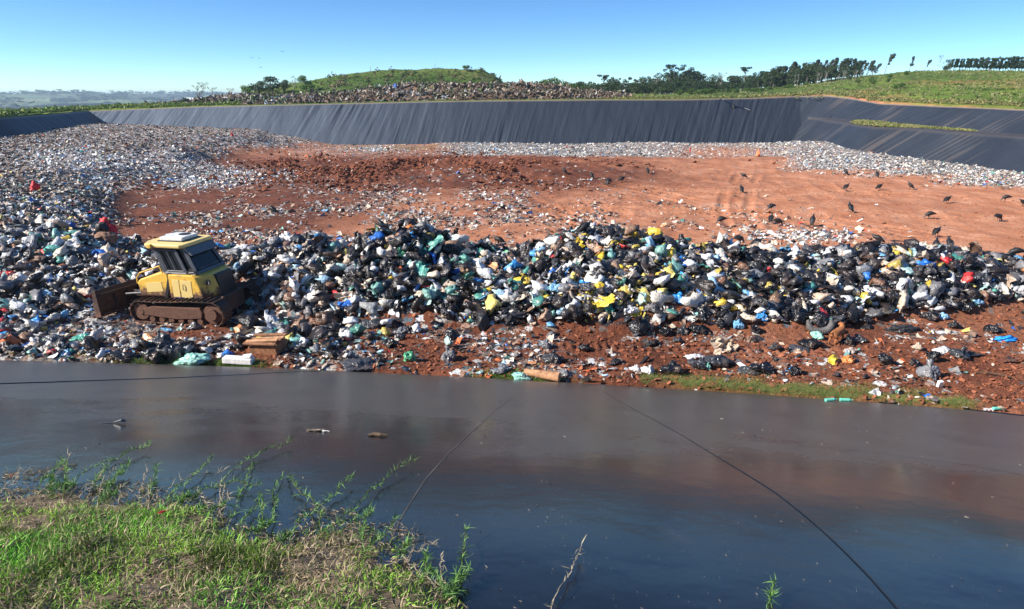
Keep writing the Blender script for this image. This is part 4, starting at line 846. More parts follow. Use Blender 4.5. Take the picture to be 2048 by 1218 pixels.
rs = lump('sack', 214, 474, 1.1, M_red, 'red and black sack bulging behind the brown boulder', 'sack', 302, (1.0, .7, 1.1), .5); V, F = crumple(3, 303, .25, 1); pz = mesh_np('black_patch', V*np.array([.36, .2, .42]), F, M_blk, smooth=True, parent=rs); pz.location = (-.03, -.3, .14)
lump('red_bag', 72, 381, .95, M_red, 'bright red bag standing on the left rubbish field', 'bag', 304, (.8, .7, .8), .3)
lump('red_cloth', 1516, 313, 1.0, M_orange, 'orange and white cloth at the far edge of the red soil', 'cloth', 305, (.6, .5, 1.1), .6)
lump('red_cloth', 465, 273, .8, M_red, 'small red rag on the far crest of the left rubbish field', 'cloth', 306, (.4, .4, 1.1), .6)
lump('red_cloth', 1380, 304, .7, M_red, 'small red rag on a stake below the far embankment', 'cloth', 307, (.25, .25, 1.2), .3)
lump('blue_sheet', 2010, 682, .7, simple('blue_film', (.02, .28, .75), .4), 'blue plastic film crumpled on the soil at the right edge', 'plastic sheet', 308, (1.1, .6, .35), amt=.5)
lump('film_sheet', 1805, 662, 1.0, simple('black_film', (.03, .028, .028), .35, nscale=5), 'flattened black film at the heap foot right of the dog', 'plastic sheet', 309, (1.2, .6, .28), amt=.5)
lump('film_sheet', 1925, 712, 1.0, simple('brown_film', (.06, .05, .045), .4, nscale=5), 'trampled dark film on the soil right of the pale pinkish bag', 'plastic sheet', 310, (1.3, .5, .2), amt=.5)
o = MB().box((0, 0, .45), (1.3, .08, .9)).box((0, .05, .45), (.06, .06, 1.0)).build('panel', M_grey, None, .01); o.location = at_ground(1960, 289); o.rotation_euler = (-.3, .25, .3); tag(o, 'grey board leaning on the far rubbish bank below the right embankment', 'board')
# curled cushion
pts = [(-.45, .1, .5), (-.42, .03, .28), (-.28, 0, .14), (0, -.02, .1), (.3, .0, .16), (.42, .05, .34), (.36, .1, .5)]
_s = np.linspace(0, 6, 31); _r = [np.interp(v_, range(7), [.05, .11, .12, .12, .13, .12, .05]) for v_ in _s]; _p = np.array([[np.interp(v_, range(7), [p_[k] for p_ in pts]) for k in range(3)] for v_ in _s])
for _ in range(6): _p[1:-1] = (_p[:-2]+2*_p[1:-1]+_p[2:])/4
cu = MB().tube([tuple(p_) for p_ in _p], _r, 16).build('cushion', simple('cushion_cloth', (.13, .12, .115), .7, nscale=4), None, 0, True); cu.location = at_ground(1640, 668); tag(cu, 'long dark grey cushion curled round a black bag at the heap foot', 'cushion')
st = MB().tube([(-.5, 0, .05), (-.1, .03, .09), (.25, 0, .07), (.55, -.06, .03)], [.02, .022, .02, .012]).build('stick', M_bark, None); st.location = at_ground(1985, 752); st.rotation_euler = (0, 0, -.35); tag(st, 'thin brown stick lying on the soil at the right', 'stick')
M_bott = simple('green_bottle', (.15, .55, .42), .15); 
for (x, y, a, lab) in ((1660, 803, .2, 'pale green plastic bottle lying in the grass at the liner edge'), (1690, 803, -.1, 'second green plastic bottle, right of the pale one in the grass strip'), (1995, 820, .1, 'teal plastic bottle at the liner edge in the right corner')):
    o = MB().cyl((-.14, 0, .05), (.1, 0, .05), .045, 14).cyl((.1, 0, .05), (.16, 0, .05), .045, 14, .018).cyl((.16, 0, .05), (.19, 0, .05), .018, 10).build('bottle', M_bott, None, .004); o.location = at_ground(x, y); o.rotation_euler = (0, 0, a); tag(o, lab, 'bottle')
# things lying on the liner
def on_liner(o, x, y, rz, label, cat, lift=0): P = hitl(x, y); o.location = (P[0], P[1], P[2]+lift); o.rotation_euler = (math.radians(-18), 0, rz); return tag(o, label, cat)
V, F = sheet(55, 7); o = mesh_np('bark_flake', V*np.array([.075, .03, .022])+np.array([0, 0, .012]), F, simple('pale_bark', (.22, .17, .13), .9, nscale=30, amt=.4)); o.modifiers.new('t', 'SOLIDIFY').thickness = .003; on_liner(o, 630, 862, .05, 'flat tan flake of bark lying on the liner', 'bark')
V, F = sheet(56, 6); o = mesh_np('bark_flake', V*np.array([.035, .012, .015])+np.array([.0, 0, .01]), F, M_foam); on_liner(o, 652, 864, -.1, 'little white scrap beside the tan flake of bark', 'scrap')
o = MB().tube([(-.085, 0, .012), (-.03, .008, .02), (.03, -.004, .018), (.09, .003, .01)], [.012, .018, .016, .008], 7).build('wood_scrap', M_bark, None); on_liner(o, 755, 873, 0, 'short dark twig lying on the liner right of the bark flake', 'twig')
o = MB().tube([(-.12, 0, .006), (.02, .01, .01), (.1, 0, .03), (.13, .01, .02)], [.003, .006, .014, .01], 7).build('wood_scrap', simple('slate', (.06, .07, .08), .4), None); on_liner(o, 222, 847, .05, 'small grey sliver lying on the liner at the left', 'scrap')
def leaf(x, y, c, label, s=.03):
    V = np.array([[-1, 0, .1], [-.4, .5, .35], [.3, .45, .2], [1, 0, 0], [.3, -.45, .3], [-.4, -.5, .1], [0, 0, .0]])*s; F = np.array([[0, 1, 6], [1, 2, 6], [2, 3, 6], [3, 4, 6], [4, 5, 6], [5, 0, 6]])
    o = mesh_np('dry_leaf', V, F, simple('leaf_'+label[:4], c, .6)); on_liner(o, x, y, .6, label, 'leaf', .07)
leaf(330, 1047, (.32, .015, .01), 'dark red leaf lying on the grass in the foreground', .032); leaf(30, 970, (.35, .1, .04), 'small brown leaf at the grass edge at far left', .022)

# ------------------------------------------------------------------ vultures
M_feather = simple('black_feathers', (.012, .011, .011), .55, nscale=20, amt=.4); M_horn = simple('grey_skin', (.09, .08, .08), .7); M_tip = simple('pale_feathers', (.5, .48, .45), .6)
def loft(bm, path, ra, rb, n=12):
    rings = []
    for i, p in enumerate(path):
        p = Vector(p); t = (Vector(path[min(i+1, len(path)-1)])-Vector(path[max(i-1, 0)])).normalized()
        side = Vector((0, 1, 0)); up = t.cross(side).normalized()
        rings.append([bm.verts.new(p+side*(ra[i]*math.cos(a))+up*(rb[i]*math.sin(a))) for a in [k/n*6.2832 for k in range(n)]])
    for A, B_ in zip(rings[:-1], rings[1:]):
        for k in range(n): bm.faces.new((A[k], A[(k+1) % n], B_[(k+1) % n], B_[k]))
    bm.faces.new(rings[0][::-1]); bm.faces.new(rings[-1])
def vulture_mesh(pose):
    m = MB(); bm = m.bm
    if pose == 'upright': path = [(-.30, 0, .07), (-.22, 0, .14), (-.12, 0, .24), (-.02, 0, .34), (.07, 0, .42), (.11, 0, .50), (.14, 0, .56), (.19, 0, .575), (.25, 0, .55)]
    elif pose == 'feeding': path = [(-.34, 0, .30), (-.24, 0, .30), (-.12, 0, .31), (0, 0, .31), (.11, 0, .27), (.18, 0, .2), (.22, 0, .13), (.25, 0, .09), (.27, 0, .04)]
    else: path = [(-.34, 0, .14), (-.24, 0, .19), (-.12, 0, .27), (0, 0, .33), (.11, 0, .37), (.17, 0, .42), (.21, 0, .47), (.26, 0, .48), (.33, 0, .455)]
    loft(bm, path, [.055, .075, .115, .13, .105, .05, .036, .034, .008], [.012, .035, .085, .115, .10, .048, .036, .03, .01])
    for s in (1, -1):    # folded wings and legs, part of the one body surface group
        off = Vector((0, s*.095, .03)); loft(bm, [Vector(path[0])*1.03+Vector((0, s*.03, .01)), Vector(path[1])+Vector((0, s*.06, .03)), Vector(path[2])+off, Vector(path[3])+off, Vector(path[4])+Vector((0, s*.07, 0))], [.008, .03, .042, .045, .012], [.012, .05, .085, .09, .03], 8)
        m.tube([(-.01, s*.05, .27), (.015, s*.055, .13), (0, s*.055, .012), (.06, s*.055, .008)], [.035, .014, .011, .008], 6)
    bmesh.ops.recalc_face_normals(bm, faces=bm.faces); me = bpy.data.meshes.new('vulture'); bm.to_mesh(me); bm.free(); me.materials.append(M_feather); me.materials.append(M_horn)
    for p in me.polygons:
        c = p.center; p.use_smooth = True
        if (pose == 'feeding' and c.z < .21 and c.x > .17) or (pose != 'feeding' and c.x > .115 and c.z > .44) or c.z < .1 and c.x > -.05 and c.x < .1: p.material_index = 1
    return me
VM = {k: vulture_mesh(k) for k in ('upright', 'feeding', 'standing')}
VL = [(1128, 349, 'u', 160, 'vulture farthest left on the freshly turned soil near the far litter strip'), (1183, 358, 'u', 120, 'hunched vulture beside the turned soil, second from the left there'),
 (1216, 371, 'u', 60, 'upright vulture on the darker soil edge, nearest of the group there'), (1244, 365, 's', 20, 'vulture just right of the upright one on the dark soil edge'),
 (1295, 348, 'u', 100, 'small distant vulture alone near the far litter strip, centre right'), (1486, 358, 's', 160, 'vulture standing near grey scraps at mid distance'),
 (1482, 386, 'u', 100, 'upright vulture alone on smooth red soil below the grey scraps'), (1690, 351, 'u', 120, 'left of two small vultures below the right litter bank'), (1753, 355, 'u', 90, 'right of two small vultures below the right litter bank'),
 (1692, 381, 's', 30, 'left one of three vultures in a row on the smooth soil'), (1758, 381, 's', 20, 'middle one of three vultures in a row on the smooth soil'), (1819, 379, 'u', 150, 'right one of three vultures in a row on the smooth soil'),
 (1699, 424, 'u', 100, 'upright vulture beside a dark bag on the smooth soil'), (1541, 422, 'f', 200, 'vulture bending down with open stance left of the dark bag'), (1894, 407, 's', 20, 'plump vulture at the right, facing right'),
 (2010, 403, 'f', 160, 'vulture near the right edge pecking the soil'), (2045, 414, 's', 180, 'vulture cut by the right edge of the picture'), (1857, 438, 'f', 170, 'vulture crouching over something right of centre distance'),
 (1996, 443, 'f', 20, 'vulture pecking with its back to the sun at the right'), (1441, 449, 'f', 190, 'vulture low on the littered soil, leftmost behind the heap'), (1541, 447, 's', 60, 'left vulture of a close pair picking through litter'),
 (1556, 453, 'f', 10, 'right vulture of a close pair picking through litter'), (1624, 451, 'u', 60, 'vulture standing right of the pair in the litter'), (1872, 474, 's', 30, 'large vulture standing on bare soil behind the right heap'),
 (1752, 489, 's', 150, 'vulture casting a long shadow left of the right hand pair'), (1870, 502, 'u', 60, 'left vulture of the pair just behind the heap'), (1896, 499, 'u', 90, 'right vulture of the pair just behind the heap'),
 (1953, 513, 's', 60, 'vulture peeking over the heap at the far right'), (1218, 368, 'f', 20, 'vulture pecking beside the turned soil'), (545, 428, 's', 160, 'lone vulture on the dark soil left of centre')]
first = True
def vulture(P, pose, rz, label, grp, sc=1.0):
    o = bpy.data.objects.new('vulture', VM[{'u': 'upright', 's': 'standing', 'f': 'feeding'}[pose]]); C.objects.link(o); o.location = P; o.rotation_euler = (0, 0, math.radians(rz)); o.scale = (sc,)*3
    return tag(o, 'black '+label, 'vulture', grp)
for (x, y, p, rz, lab) in VL: vulture(at_ground(x, y), p, rz, lab, 'vultures on the red soil', 1.25)
for (x, y, p, rz, lab) in [(762, 466, 'u', 160, 'vulture perched on the top left of the dark peak'), (973, 503, 'u', 30, 'upright vulture on the dip of the heap, left one of two'), (997, 500, 's', 160, 'vulture on the dip of the heap, right one of two'),
     (1478, 497, 'f', 20, 'vulture with spread stance on the crest right of the second peak'), (1512, 505, 's', 0, 'vulture resting on the crest, right of the one with spread stance'), (1170, 480, 's', 30, 'vulture on the left shoulder of the second peak'),
     (2025, 527, 'f', 160, 'vulture crouching on the crest at the far right')]:
    P = at_ground(x, y); vulture((P[0], P[1], P[2]+.22), p, rz, lab, 'vultures on the heap', 1.2)
# flying vulture
P = atY(1467, 213, 36); fv = empty('flying_vulture', P); fv.rotation_euler = (math.radians(14), math.radians(20), 0); tag(fv, 'vulture gliding with outspread pale tipped wings before the far embankment', 'vulture')
m = MB(); loft(m.bm, [(0, -.3, -.02), (0, -.2, 0), (0, -.02, 0), (0, .15, .0), (0, .25, .02), (0, .32, .02)], [.05]*6, [.02, .06, .09, .07, .035, .01]); 
m.bm.free(); m = MB(); m.tube([(0, -.3, -.03), (0, -.15, 0), (0, .1, 0), (0, .24, .02), (0, .33, .01)], [.02, .09, .1, .045, .01], 10); m.poly([(-.1, -.42, -.03), (.1, -.42, -.03), (.07, -.15, 0), (-.07, -.15, 0)], [(0, 1, 2, 3)]); m.build('body', M_feather, fv, 0, True)
for s in (1, -1):
    V = [(s*.04, .12, .02), (s*.3, .2, .08), (s*.6, .14, .12), (s*.62, -.1, .11), (s*.3, -.14, .06), (s*.04, -.16, 0)]; w = MB().poly(V, [(0, 1, 4, 5), (1, 2, 3, 4)]).build('wing', M_feather, fv); w.modifiers.new('t', 'SOLIDIFY').thickness = .012
    for k in range(5): q_ = MB().poly([(s*.58, .12-k*.05, .12), (s*.86, .10-k*.07, .13-.01*k), (s*.86, .075-k*.07, .13), (s*.58, .07-k*.05, .12)], [(0, 1, 2, 3)]).build('wing_tip_feather', M_tip if k < 3 else M_feather, w); q_.modifiers.new('t', 'SOLIDIFY').thickness = .006
# specks of birds far up in the sky
bv, bf2 = np.array([[0, .1, 0], [0, -.15, 0], [.75, 0, .16], [-.75, 0, .16]], float)*.65, [(0, 1, 2), (0, 1, 3)]
k_ = 0
for (x, y) in ((504, 116), (519, 117), (521, 135), (583, 155), (565, 103), (41, 204), (34, 211), (65, 205)):
    o = MB().poly(bv, bf2).build('distant_bird', M_feather); o.modifiers.new('t', 'SOLIDIFY').thickness = .05; o.location = atY(x, y, 170 if y < 180 else 110); o.rotation_euler = (.3, random.uniform(-.5, .5), random.uniform(-1, 1)); k_ += 1
    tag(o, 'tiny dark bird soaring '+('in the clear sky above the heap' if y < 180 else 'low over the far left hills'), 'bird', 'soaring birds')

# ------------------------------------------------------------------ dog
def skin_obj(name, verts, edges, rad, m, sub=2, root=0):
    me = bpy.data.meshes.new(name); me.from_pydata(verts, edges, []); me.materials.append(m); o = bpy.data.objects.new(name, me); C.objects.link(o)
    o.modifiers.new('skin', 'SKIN'); sv = me.skin_vertices[0].data
    for i, r in enumerate(rad): sv[i].radius = (r, r) if not isinstance(r, tuple) else r; sv[i].use_root = i == root
    s = o.modifiers.new('sub', 'SUBSURF'); s.levels = sub; s.render_levels = sub
    for md in ('skin', 'sub'): pass
    dg = bpy.context.evaluated_depsgraph_get(); dg.update(); me2 = bpy.data.meshes.new_from_object(o.evaluated_get(dg)); bpy.data.objects.remove(o)
    me2.polygons.foreach_set('use_smooth', [True]*len(me2.polygons)); o = bpy.data.objects.new(name, me2); C.objects.link(o); return o
M_fur = simple('rusty_fur', (.3, .11, .035), .85, nscale=14, amt=.35, bmp=.3)
dv = [(-.24, 0, .46), (-.05, 0, .45), (.14, 0, .44), (.25, 0, .48), (.31, .02, .56), (.34, .05, .63), (.36, .12, .63), (.36, .20, .60),
      (-.27, .09, .36), (-.22, .1, .25), (-.33, .1, .15), (-.29, .1, .02), (-.25, .1, .012), (-.27, -.09, .36), (-.2, -.1, .25), (-.3, -.1, .15), (-.25, -.1, .02), (-.21, -.1, .012),
      (.2, .08, .35), (.18, .09, .2), (.2, .09, .02), (.24, .09, .012), (.22, -.08, .35), (.24, -.09, .2), (.25, -.09, .02), (.29, -.09, .012), (-.33, 0, .5), (-.45, .02, .46), (-.58, .02, .5), (-.05, 0, .455)]
de = [(0, 1), (1, 2), (2, 3), (3, 4), (4, 5), (5, 6), (6, 7), (0, 8), (8, 9), (9, 10), (10, 11), (11, 12), (0, 13), (13, 14), (14, 15), (15, 16), (16, 17), (2, 18), (18, 19), (19, 20), (20, 21), (2, 22), (22, 23), (23, 24), (24, 25), (0, 26), (26, 27), (27, 28)]
dr_ = [.12, .115, .15, .13, .10, .095, .07, .035, .075, .05, .028, .022, .02, .075, .05, .028, .022, .02, .05, .03, .024, .022, .05, .03, .024, .022, .035, .022, .012]
dog = skin_obj('dog', dv[:29], de, dr_, M_fur); P = at_ground(1672, 688); dog.location = P; dog.rotation_euler = (0, 0, math.radians(38)); tag(dog, 'rusty brown dog standing on the red soil at the foot of the heap', 'dog')
for s in (-1, 1): e = MB().poly([(.30, .04+s*.05, .69), (.38, .06+s*.05, .685), (.33, .04+s*.09, .74)], [(0, 1, 2)]).build('ear', M_fur, dog); e.modifiers.new('t', 'SOLIDIFY').thickness = .012

# ------------------------------------------------------------------ trees and bushes
M_trunk = simple('trunk_bark', (.16, .13, .1), .9, nscale=2, amt=.4); M_pale = simple('pale_branches', (.36, .33, .3), .9, nscale=2, amt=.3)
def leaves(blobs, n, sz, seed, base, dark=.45, flat=1):
    r = np.random.default_rng(seed); V = []; Cc = []
    vol = np.array([b[3]**2 for b in blobs]); pk = r.choice(len(blobs), n, p=vol/vol.sum()); B_ = np.array(blobs)[pk]
    d = r.normal(0, 1, (n, 3)); d /= np.linalg.norm(d, axis=1)[:, None]; rad = B_[:, 3]*r.uniform(.35, 1.12, n)**.6
    c = B_[:, :3]+d*rad[:, None]*np.array([1, 1, B_[0, 4] if B_.shape[1] > 4 else .8])
    a = r.normal(0, 1, (n, 3)); a /= np.linalg.norm(a, axis=1)[:, None]; b2 = np.cross(a, r.normal(0, 1, (n, 3))); b2 /= np.linalg.norm(b2, axis=1)[:, None]; s = sz*r.uniform(.6, 1.5, n)[:, None]
    V = np.stack([c-a*s, c+b2*s*.7, c+a*s, c-b2*s*.5], 1).reshape(-1, 3); F = np.arange(n*4).reshape(-1, 4)
    blobtone = r.uniform(.7, 1.25, len(blobs))[pk]; col = np.array(base)*(blobtone*r.uniform(dark+.2, 1.4, n))[:, None]
    return V, F, np.repeat(col, 4, 0)
def wood(m, pts, r0, r1): k = len(pts); m.tube(pts, [r0+(r1-r0)*i/(k-1) for i in range(k)], 6)
def make_tree(kind, seed, base):
    r = random.Random(seed); m = MB(); G = r.uniform; blobs = []
    lean = {'wind': .28, 'column': .1, 'bare': .1}.get(kind, 0)
    if kind in ('round', 'bright'):
        wood(m, [(0, 0, 0), (G(-.03, .03), 0, .25), (G(-.05, .05), 0, .5), (0, 0, .75)], .035, .012)
        for i in range(12):
            a = G(0, 6.28); h = G(.22, .9); q_ = G(.12, .3); blobs.append((q_*math.cos(a), q_*math.sin(a), h, G(.12, .2), .8)); wood(m, [(0, 0, h*.6), (q_*math.cos(a)*.5, q_*math.sin(a)*.5, h*.8), (q_*math.cos(a), q_*math.sin(a), h)], .014, .005)
        n, sz = 1300, .03
    elif kind == 'tall':
        wood(m, [(0, 0, 0), (G(-.02, .02), 0, .4), (G(-.05, .05), 0, .7), (G(-.05, .05), 0, .93)], .022, .006)
        for i in range(8):
            a = G(0, 6.28); h = G(.5, .96); q_ = G(.06, .22); blobs.append((q_*math.cos(a), q_*math.sin(a), h, G(.05, .1), .7)); wood(m, [(0, 0, h*.8), (q_*math.cos(a), q_*math.sin(a), h)], .009, .003)
        n, sz = 420, .024
    elif kind == 'umbrella':
        wood(m, [(0, 0, 0), (.01, 0, .4), (0, 0, .75)], .022, .012)
        for i in range(9): a = G(0, 6.28); q_ = G(.05, .3); blobs.append((q_*math.cos(a), q_*math.sin(a), G(.8, .95), G(.07, .12), .45)); wood(m, [(0, 0, .68), (q_*math.cos(a), q_*math.sin(a), .86)], .01, .003)
        n, sz = 600, .022
    elif kind in ('wind', 'column'):
        top = (lean, 0, .95); wood(m, [(0, 0, 0), (lean*.2, 0, .35), (lean*.55, 0, .7), top], .018, .004)
        for i in range(12 if kind == 'column' else 9):
            h = G(.3 if kind == 'column' else .45, 1.0); q_ = G(-.04, .12); x0_ = lean*h**1.6; blobs.append((x0_+q_, G(-.08, .08), h, G(.05, .1), 1.1)); wood(m, [(x0_, 0, h*.9), (x0_+q_, 0, h)], .007, .002)
        n, sz = 900, .026
    elif kind == 'bare':
        wood(m, [(0, 0, 0), (.03, 0, .4), (.08, 0, .75), (.12, 0, 1)], .014, .003)
        for i in range(16): h = G(.25, .9); a = G(0, 6.28); q_ = G(.08, .22); x0_ = .12*h; p1 = (x0_+q_*math.cos(a), q_*math.sin(a), min(1, h+q_*1.2)); wood(m, [(x0_, 0, h), p1], .006, .002); blobs.append(p1+(G(.03, .06), .9))
        n, sz = 150, .018
    elif kind in ('bush', 'dark'):
        for i in range(8): a = G(0, 6.28); q_ = G(0, .55); blobs.append((q_*math.cos(a), q_*math.sin(a), G(.25, .68), G(.25, .38), .8)); wood(m, [(0, 0, 0), (q_*math.cos(a)*.6, q_*math.sin(a)*.6, .4)], .03, .008)
        n, sz = 1000, .05
    tr = m.build('trunk', M_pale if kind in ('bare',) else M_trunk); V, F, c = leaves(blobs, n, sz, seed, base); cr = mesh_np('crown' if kind not in ('bush', 'dark') else 'foliage', V, F, M_leaf, c)
    if kind in ('bush', 'dark'): tr.name = 'stem'
    return (tr.data, cr.data, tr, cr)
TT = {}
DK = (.045, .075, .022); MD = (.075, .115, .03); EU = (.07, .09, .045)
for kind, cnt_, base in (('round', 4, DK), ('bright', 2, (.11, .2, .03)), ('tall', 4, DK), ('umbrella', 2, DK), ('wind', 4, EU), ('column', 3, (.05, .085, .03)), ('bare', 3, (.12, .14, .07)), ('dark', 2, (.045, .075, .022)), ('bush', 4, (.085, .15, .025))):
    TT[kind] = [make_tree(kind, hash_ + 17*len(kind), base) for hash_ in range(cnt_)]
usedT = set()
def tree(kind, P, h, label, group=None, name=None, w=1.0, rz=None, cat=None, k=None):
    i = random.randrange(len(TT[kind])) if k is None else k; dt, dc, ot, oc = TT[kind][i]
    nm = name or ('bush' if kind == 'bush' else 'tree'); e = empty(nm, P); tag(e, label, cat or ('bush' if kind == 'bush' else 'tree'), group)
    e.scale = (h*w, h*w, h); e.rotation_euler = (0, 0, (random.uniform(-.5, .5) if kind in ('wind', 'column', 'bare') else random.uniform(0, 6.28)) if rz is None else rz)
    for src in (ot, oc):
        if (kind, i, src.name) not in usedT and src.parent is None and src.users_collection: c = src; usedT.add((kind, i, src.name))
        else: c = src.copy(); C.objects.link(c)
        c.parent = e
    return e
def tree_at(kind, x, ytop, Y, label, group=None, minh=1.5, **kw):
    P = back_at(x, Y); zt = atY(x, ytop, Y)[2]; P[2] -= .1; P[0] = atY(x, ytop, Y)[0]
    return tree(kind, P, max(minh, zt-P[2]), label, group, **kw)
rnd = random.Random(5)
# forest behind the middle right
FTX = [1150, 1190, 1240, 1300, 1340, 1365, 1420, 1460, 1500, 1560, 1620, 1700, 1760]; FTY = [168, 164, 163, 158, 150, 146, 152, 158, 153, 140, 136, 134, 150]
for row, (Yr, dy, cnt_) in enumerate(((232, -4, 34), (222, 2, 32), (212, 10, 30), (204, 18, 22))):
    for i in range(cnt_):
        x = 1140+(1640-1140)*(i+rnd.random())/cnt_; yt = np.interp(x, FTX, FTY)+dy*1.0+rnd.uniform(-4, 5)
        kind = rnd.choice(['round', 'round', 'tall', 'round', 'bright'] if row > 2 else ['round', 'tall', 'round', 'round'])
        tree_at(kind, x, yt, Yr, 'dark tree in the dense wood behind the far embankment, '+('front edge' if row > 1 else 'back row'), 'trees of the dense wood', w=rnd.uniform(1.05, 1.45))
for (x, yt, kind, lab) in ((1352, 128, 'umbrella', 'tallest spreading tree of the wood, left of centre of its skyline'), (1378, 132, 'tall', 'tall ragged tree just right of the tallest spreading tree'), (1340, 136, 'tall', 'slim ragged tree left of the tallest spreading tree'),
     (1492, 133, 'umbrella', 'flat topped tree with pale trunk standing above the wood'), (1208, 149, 'umbrella', 'small flat topped tree above the left part of the wood'), (1232, 153, 'tall', 'thin tree right of the small flat topped one'), (1400, 146, 'round', 'broad dark tree right of the two tallest trees'),
     (1310, 150, 'bare', 'bare pale tree rising above the wood, left of the tallest tree'), (1442, 146, 'bare', 'thin bare snag between the tallest tree and the flat topped one'), (1285, 155, 'tall', 'slender tree left of the bare pale tree')):
    tree_at(kind, x, yt, 215, lab, w=1.1)
for i in range(34):
    x = 1540+i*6.5+rnd.uniform(-3, 3); Yt = 212+rnd.uniform(-8, 12); yt = np.interp(x, [1540, 1580, 1620, 1700, 1740, 1762], [136, 128, 126, 118, 124, 135])+rnd.uniform(-3, 5)
    tree_at('wind' if i % 4 else 'round', x, yt, Yt, 'wind bent tree in the loose row along the top of the grassy hill', 'wind bent trees on the hill crest', w=1.05)
for i in range(26):
    x = 1545+i*7+rnd.uniform(-3, 3); tree_at('round', x, np.interp(x, [1545, 1740], [144, 131])+rnd.uniform(-5, 5), 204+rnd.uniform(-4, 5), 'bushy tree filling the row below the wind bent crowns', 'bushy trees on the hill crest', w=1.2)
for i in range(30):
    x = 1590+rnd.uniform(0, 165); tree_at('bare', x, np.interp(x, [1590, 1755], [150, 138])+rnd.uniform(-3, 4), 198+rnd.uniform(-5, 5), 'thin grey leafless sapling below the wind bent trees', 'grey saplings on the hill', name='sapling', w=.8)
for (x, yt, kind, lab) in ((1775, 108, 'wind', 'tall thin tree leaning right, alone on the hill crest'), (1822, 115, 'wind', 'small leaning tree right of the tallest lone one'), (1853, 120, 'wind', 'smallest leaning tree, third of the lone ones'),
     (1882, 112, 'bare', 'pale leafless tree just left of the plantation'), (1898, 118, 'round', 'dark bushy tree at the left end of the plantation')):
    tree_at(kind, x, yt, 200, lab, minh=2.5, w=1.0)
for r_ in range(2):
    for i in range(34):
        x = 1905+i*5.5+rnd.uniform(-1.5, 1.5); tree_at('column', x, np.interp(x, [1905, 2100], [119, 112])+rnd.uniform(-2, 2), 186+r_*7, 'slim plantation tree in the dark even row on the right horizon', 'plantation row on the horizon', minh=3, w=.9)
for i in range(46):
    x = 1150+i*9.6+rnd.uniform(-4, 4); tree_at('dark', x, 167+rnd.uniform(-7, 6), 206+rnd.uniform(-6, 14), 'dark low bush filling the foot of the dense wood', 'undergrowth bushes of the wood', minh=2, w=1.05, name='bush', cat='bush')
# shrubs
for (x, yt, Yt, lab, w) in ((1812, 146, 172, 'largest green bush on the slope of the right hill', 1.5), (1780, 150, 170, 'dark bush left of the largest green bush on the hill', 1.2), (1745, 152, 168, 'pale green bush on the hill, left of the dark one', 1.2), (1718, 157, 166, 'olive bush at the left of the hill bush group', 1.2),
     (1745, 165, 160, 'low green bush under the hill bush group', 1.1), (1775, 168, 160, 'low bush between the bush group and the bare earth', 1.0), (1615, 166, 180, 'bush on the left flank of the hill', 1.3), (1800, 190, 138, 'dark green shrub beside the bare red earth', 1.2), (1790, 196, 132, 'small shrub below the bare red earth', 1.1),
     (1105, 152, 190, 'bright green bush behind the end of the brown heap', 1.6), (1140, 162, 190, 'bright green bush right of the larger bright one', 1.5), (1085, 158, 192, 'bright green bush left of the larger bright one', 1.3), (1165, 168, 190, 'small bright bush at the right of the bright group', 1.2),
     (1360, 178, 178, 'round green bush at the left end of the hedge before the wood', 1.2)):
    tree_at('bush', x, yt, Yt, lab, w=w*.75, minh=1.2)
for i in range(16): x = 1385+i*13+rnd.uniform(-4, 4); tree_at('bush', x, 178+rnd.uniform(-4, 3), 172+rnd.uniform(-5, 6), 'low green bush in the hedge line before the wood', 'bushes before the wood', minh=1.2, w=1.3)
for (x, yt, kind, lab) in ((495, 165, 'bright', 'leftmost leafy tree at the left foot of the green mound'), (540, 152, 'round', 'tallest round tree at the left foot of the green mound'), (515, 160, 'round', 'small tree left of the tallest round one'), (566, 158, 'round', 'tree right of the tallest round one by the mound'), (585, 152, 'bare', 'grey leafless tree by the mound'),
     (610, 150, 'bright', 'green tree on the left shoulder of the mound'), (400, 166, 'bare', 'thin sparse tree on the left end of the brown heap'), (390, 172, 'bare', 'low sparse tree left of the thin sparse one'), (420, 176, 'bare', 'sparse sapling at the left of the brown heap'), (457, 178, 'bare', 'small sapling halfway along the left of the brown heap'),
     (932, 127, 'bright', 'small tree on top of the green mound')):
    tree_at(kind, x, yt, 178 if x == 932 else (168 if x > 480 else 142), lab, minh=1.6, w=1.3)
for (x, Yt, h) in ((40, 130, 2.4), (62, 132, 1.8), (45, 134, 2.2)): P = back_at(x, Yt); tree('round', P, h, 'small dark tree beyond the grassy rim at the far left', 'small trees beyond the left rim', w=1.4)
for k_ in TT:
    for (_a, _b, ot, oc) in TT[k_]:
        for o_ in (ot, oc):
            if o_.parent is None: bpy.data.objects.remove(o_)
# tufts and scrub clinging to the mound and rims
def clumps(name, n, fx, fy, s0, s1, base, label, jit=.3, keep=None, T=T_leaf, mt=None):
    P, S = [], []
    for i in range(n):
        x = fx(); Yt = fy(x); p = back_at(x, Yt)
        if keep and not keep(x, Yt, p): continue
        s = rnd.uniform(s0, s1); p[2] += s*.25; P.append(p); S.append((s*1.2, s*1.2, s))
    P = np.array(P); m_ = len(P); col = np.array(base)[RNG.integers(0, len(base), m_)]*RNG.uniform(.6, 1.4, (m_, 1))
    return tag(scatter(name, T, P, rot_xyz(RNG.normal(0, .2, m_), RNG.normal(0, .2, m_), RNG.uniform(0, 6.28, m_)), np.array(S), col, mt or M_leaf), label, kind='stuff')
GR3 = [(.09, .16, .025), (.06, .11, .02), (.16, .2, .05), (.2, .2, .08)]
clumps('mound_scrub', 1900, lambda: rnd.uniform(420, 1040), lambda x: rnd.uniform(150, 180), .12, .38, [(.07, .14, .02), (.05, .1, .018), (.1, .19, .03)], 'rough grass and scrub covering the green mound')
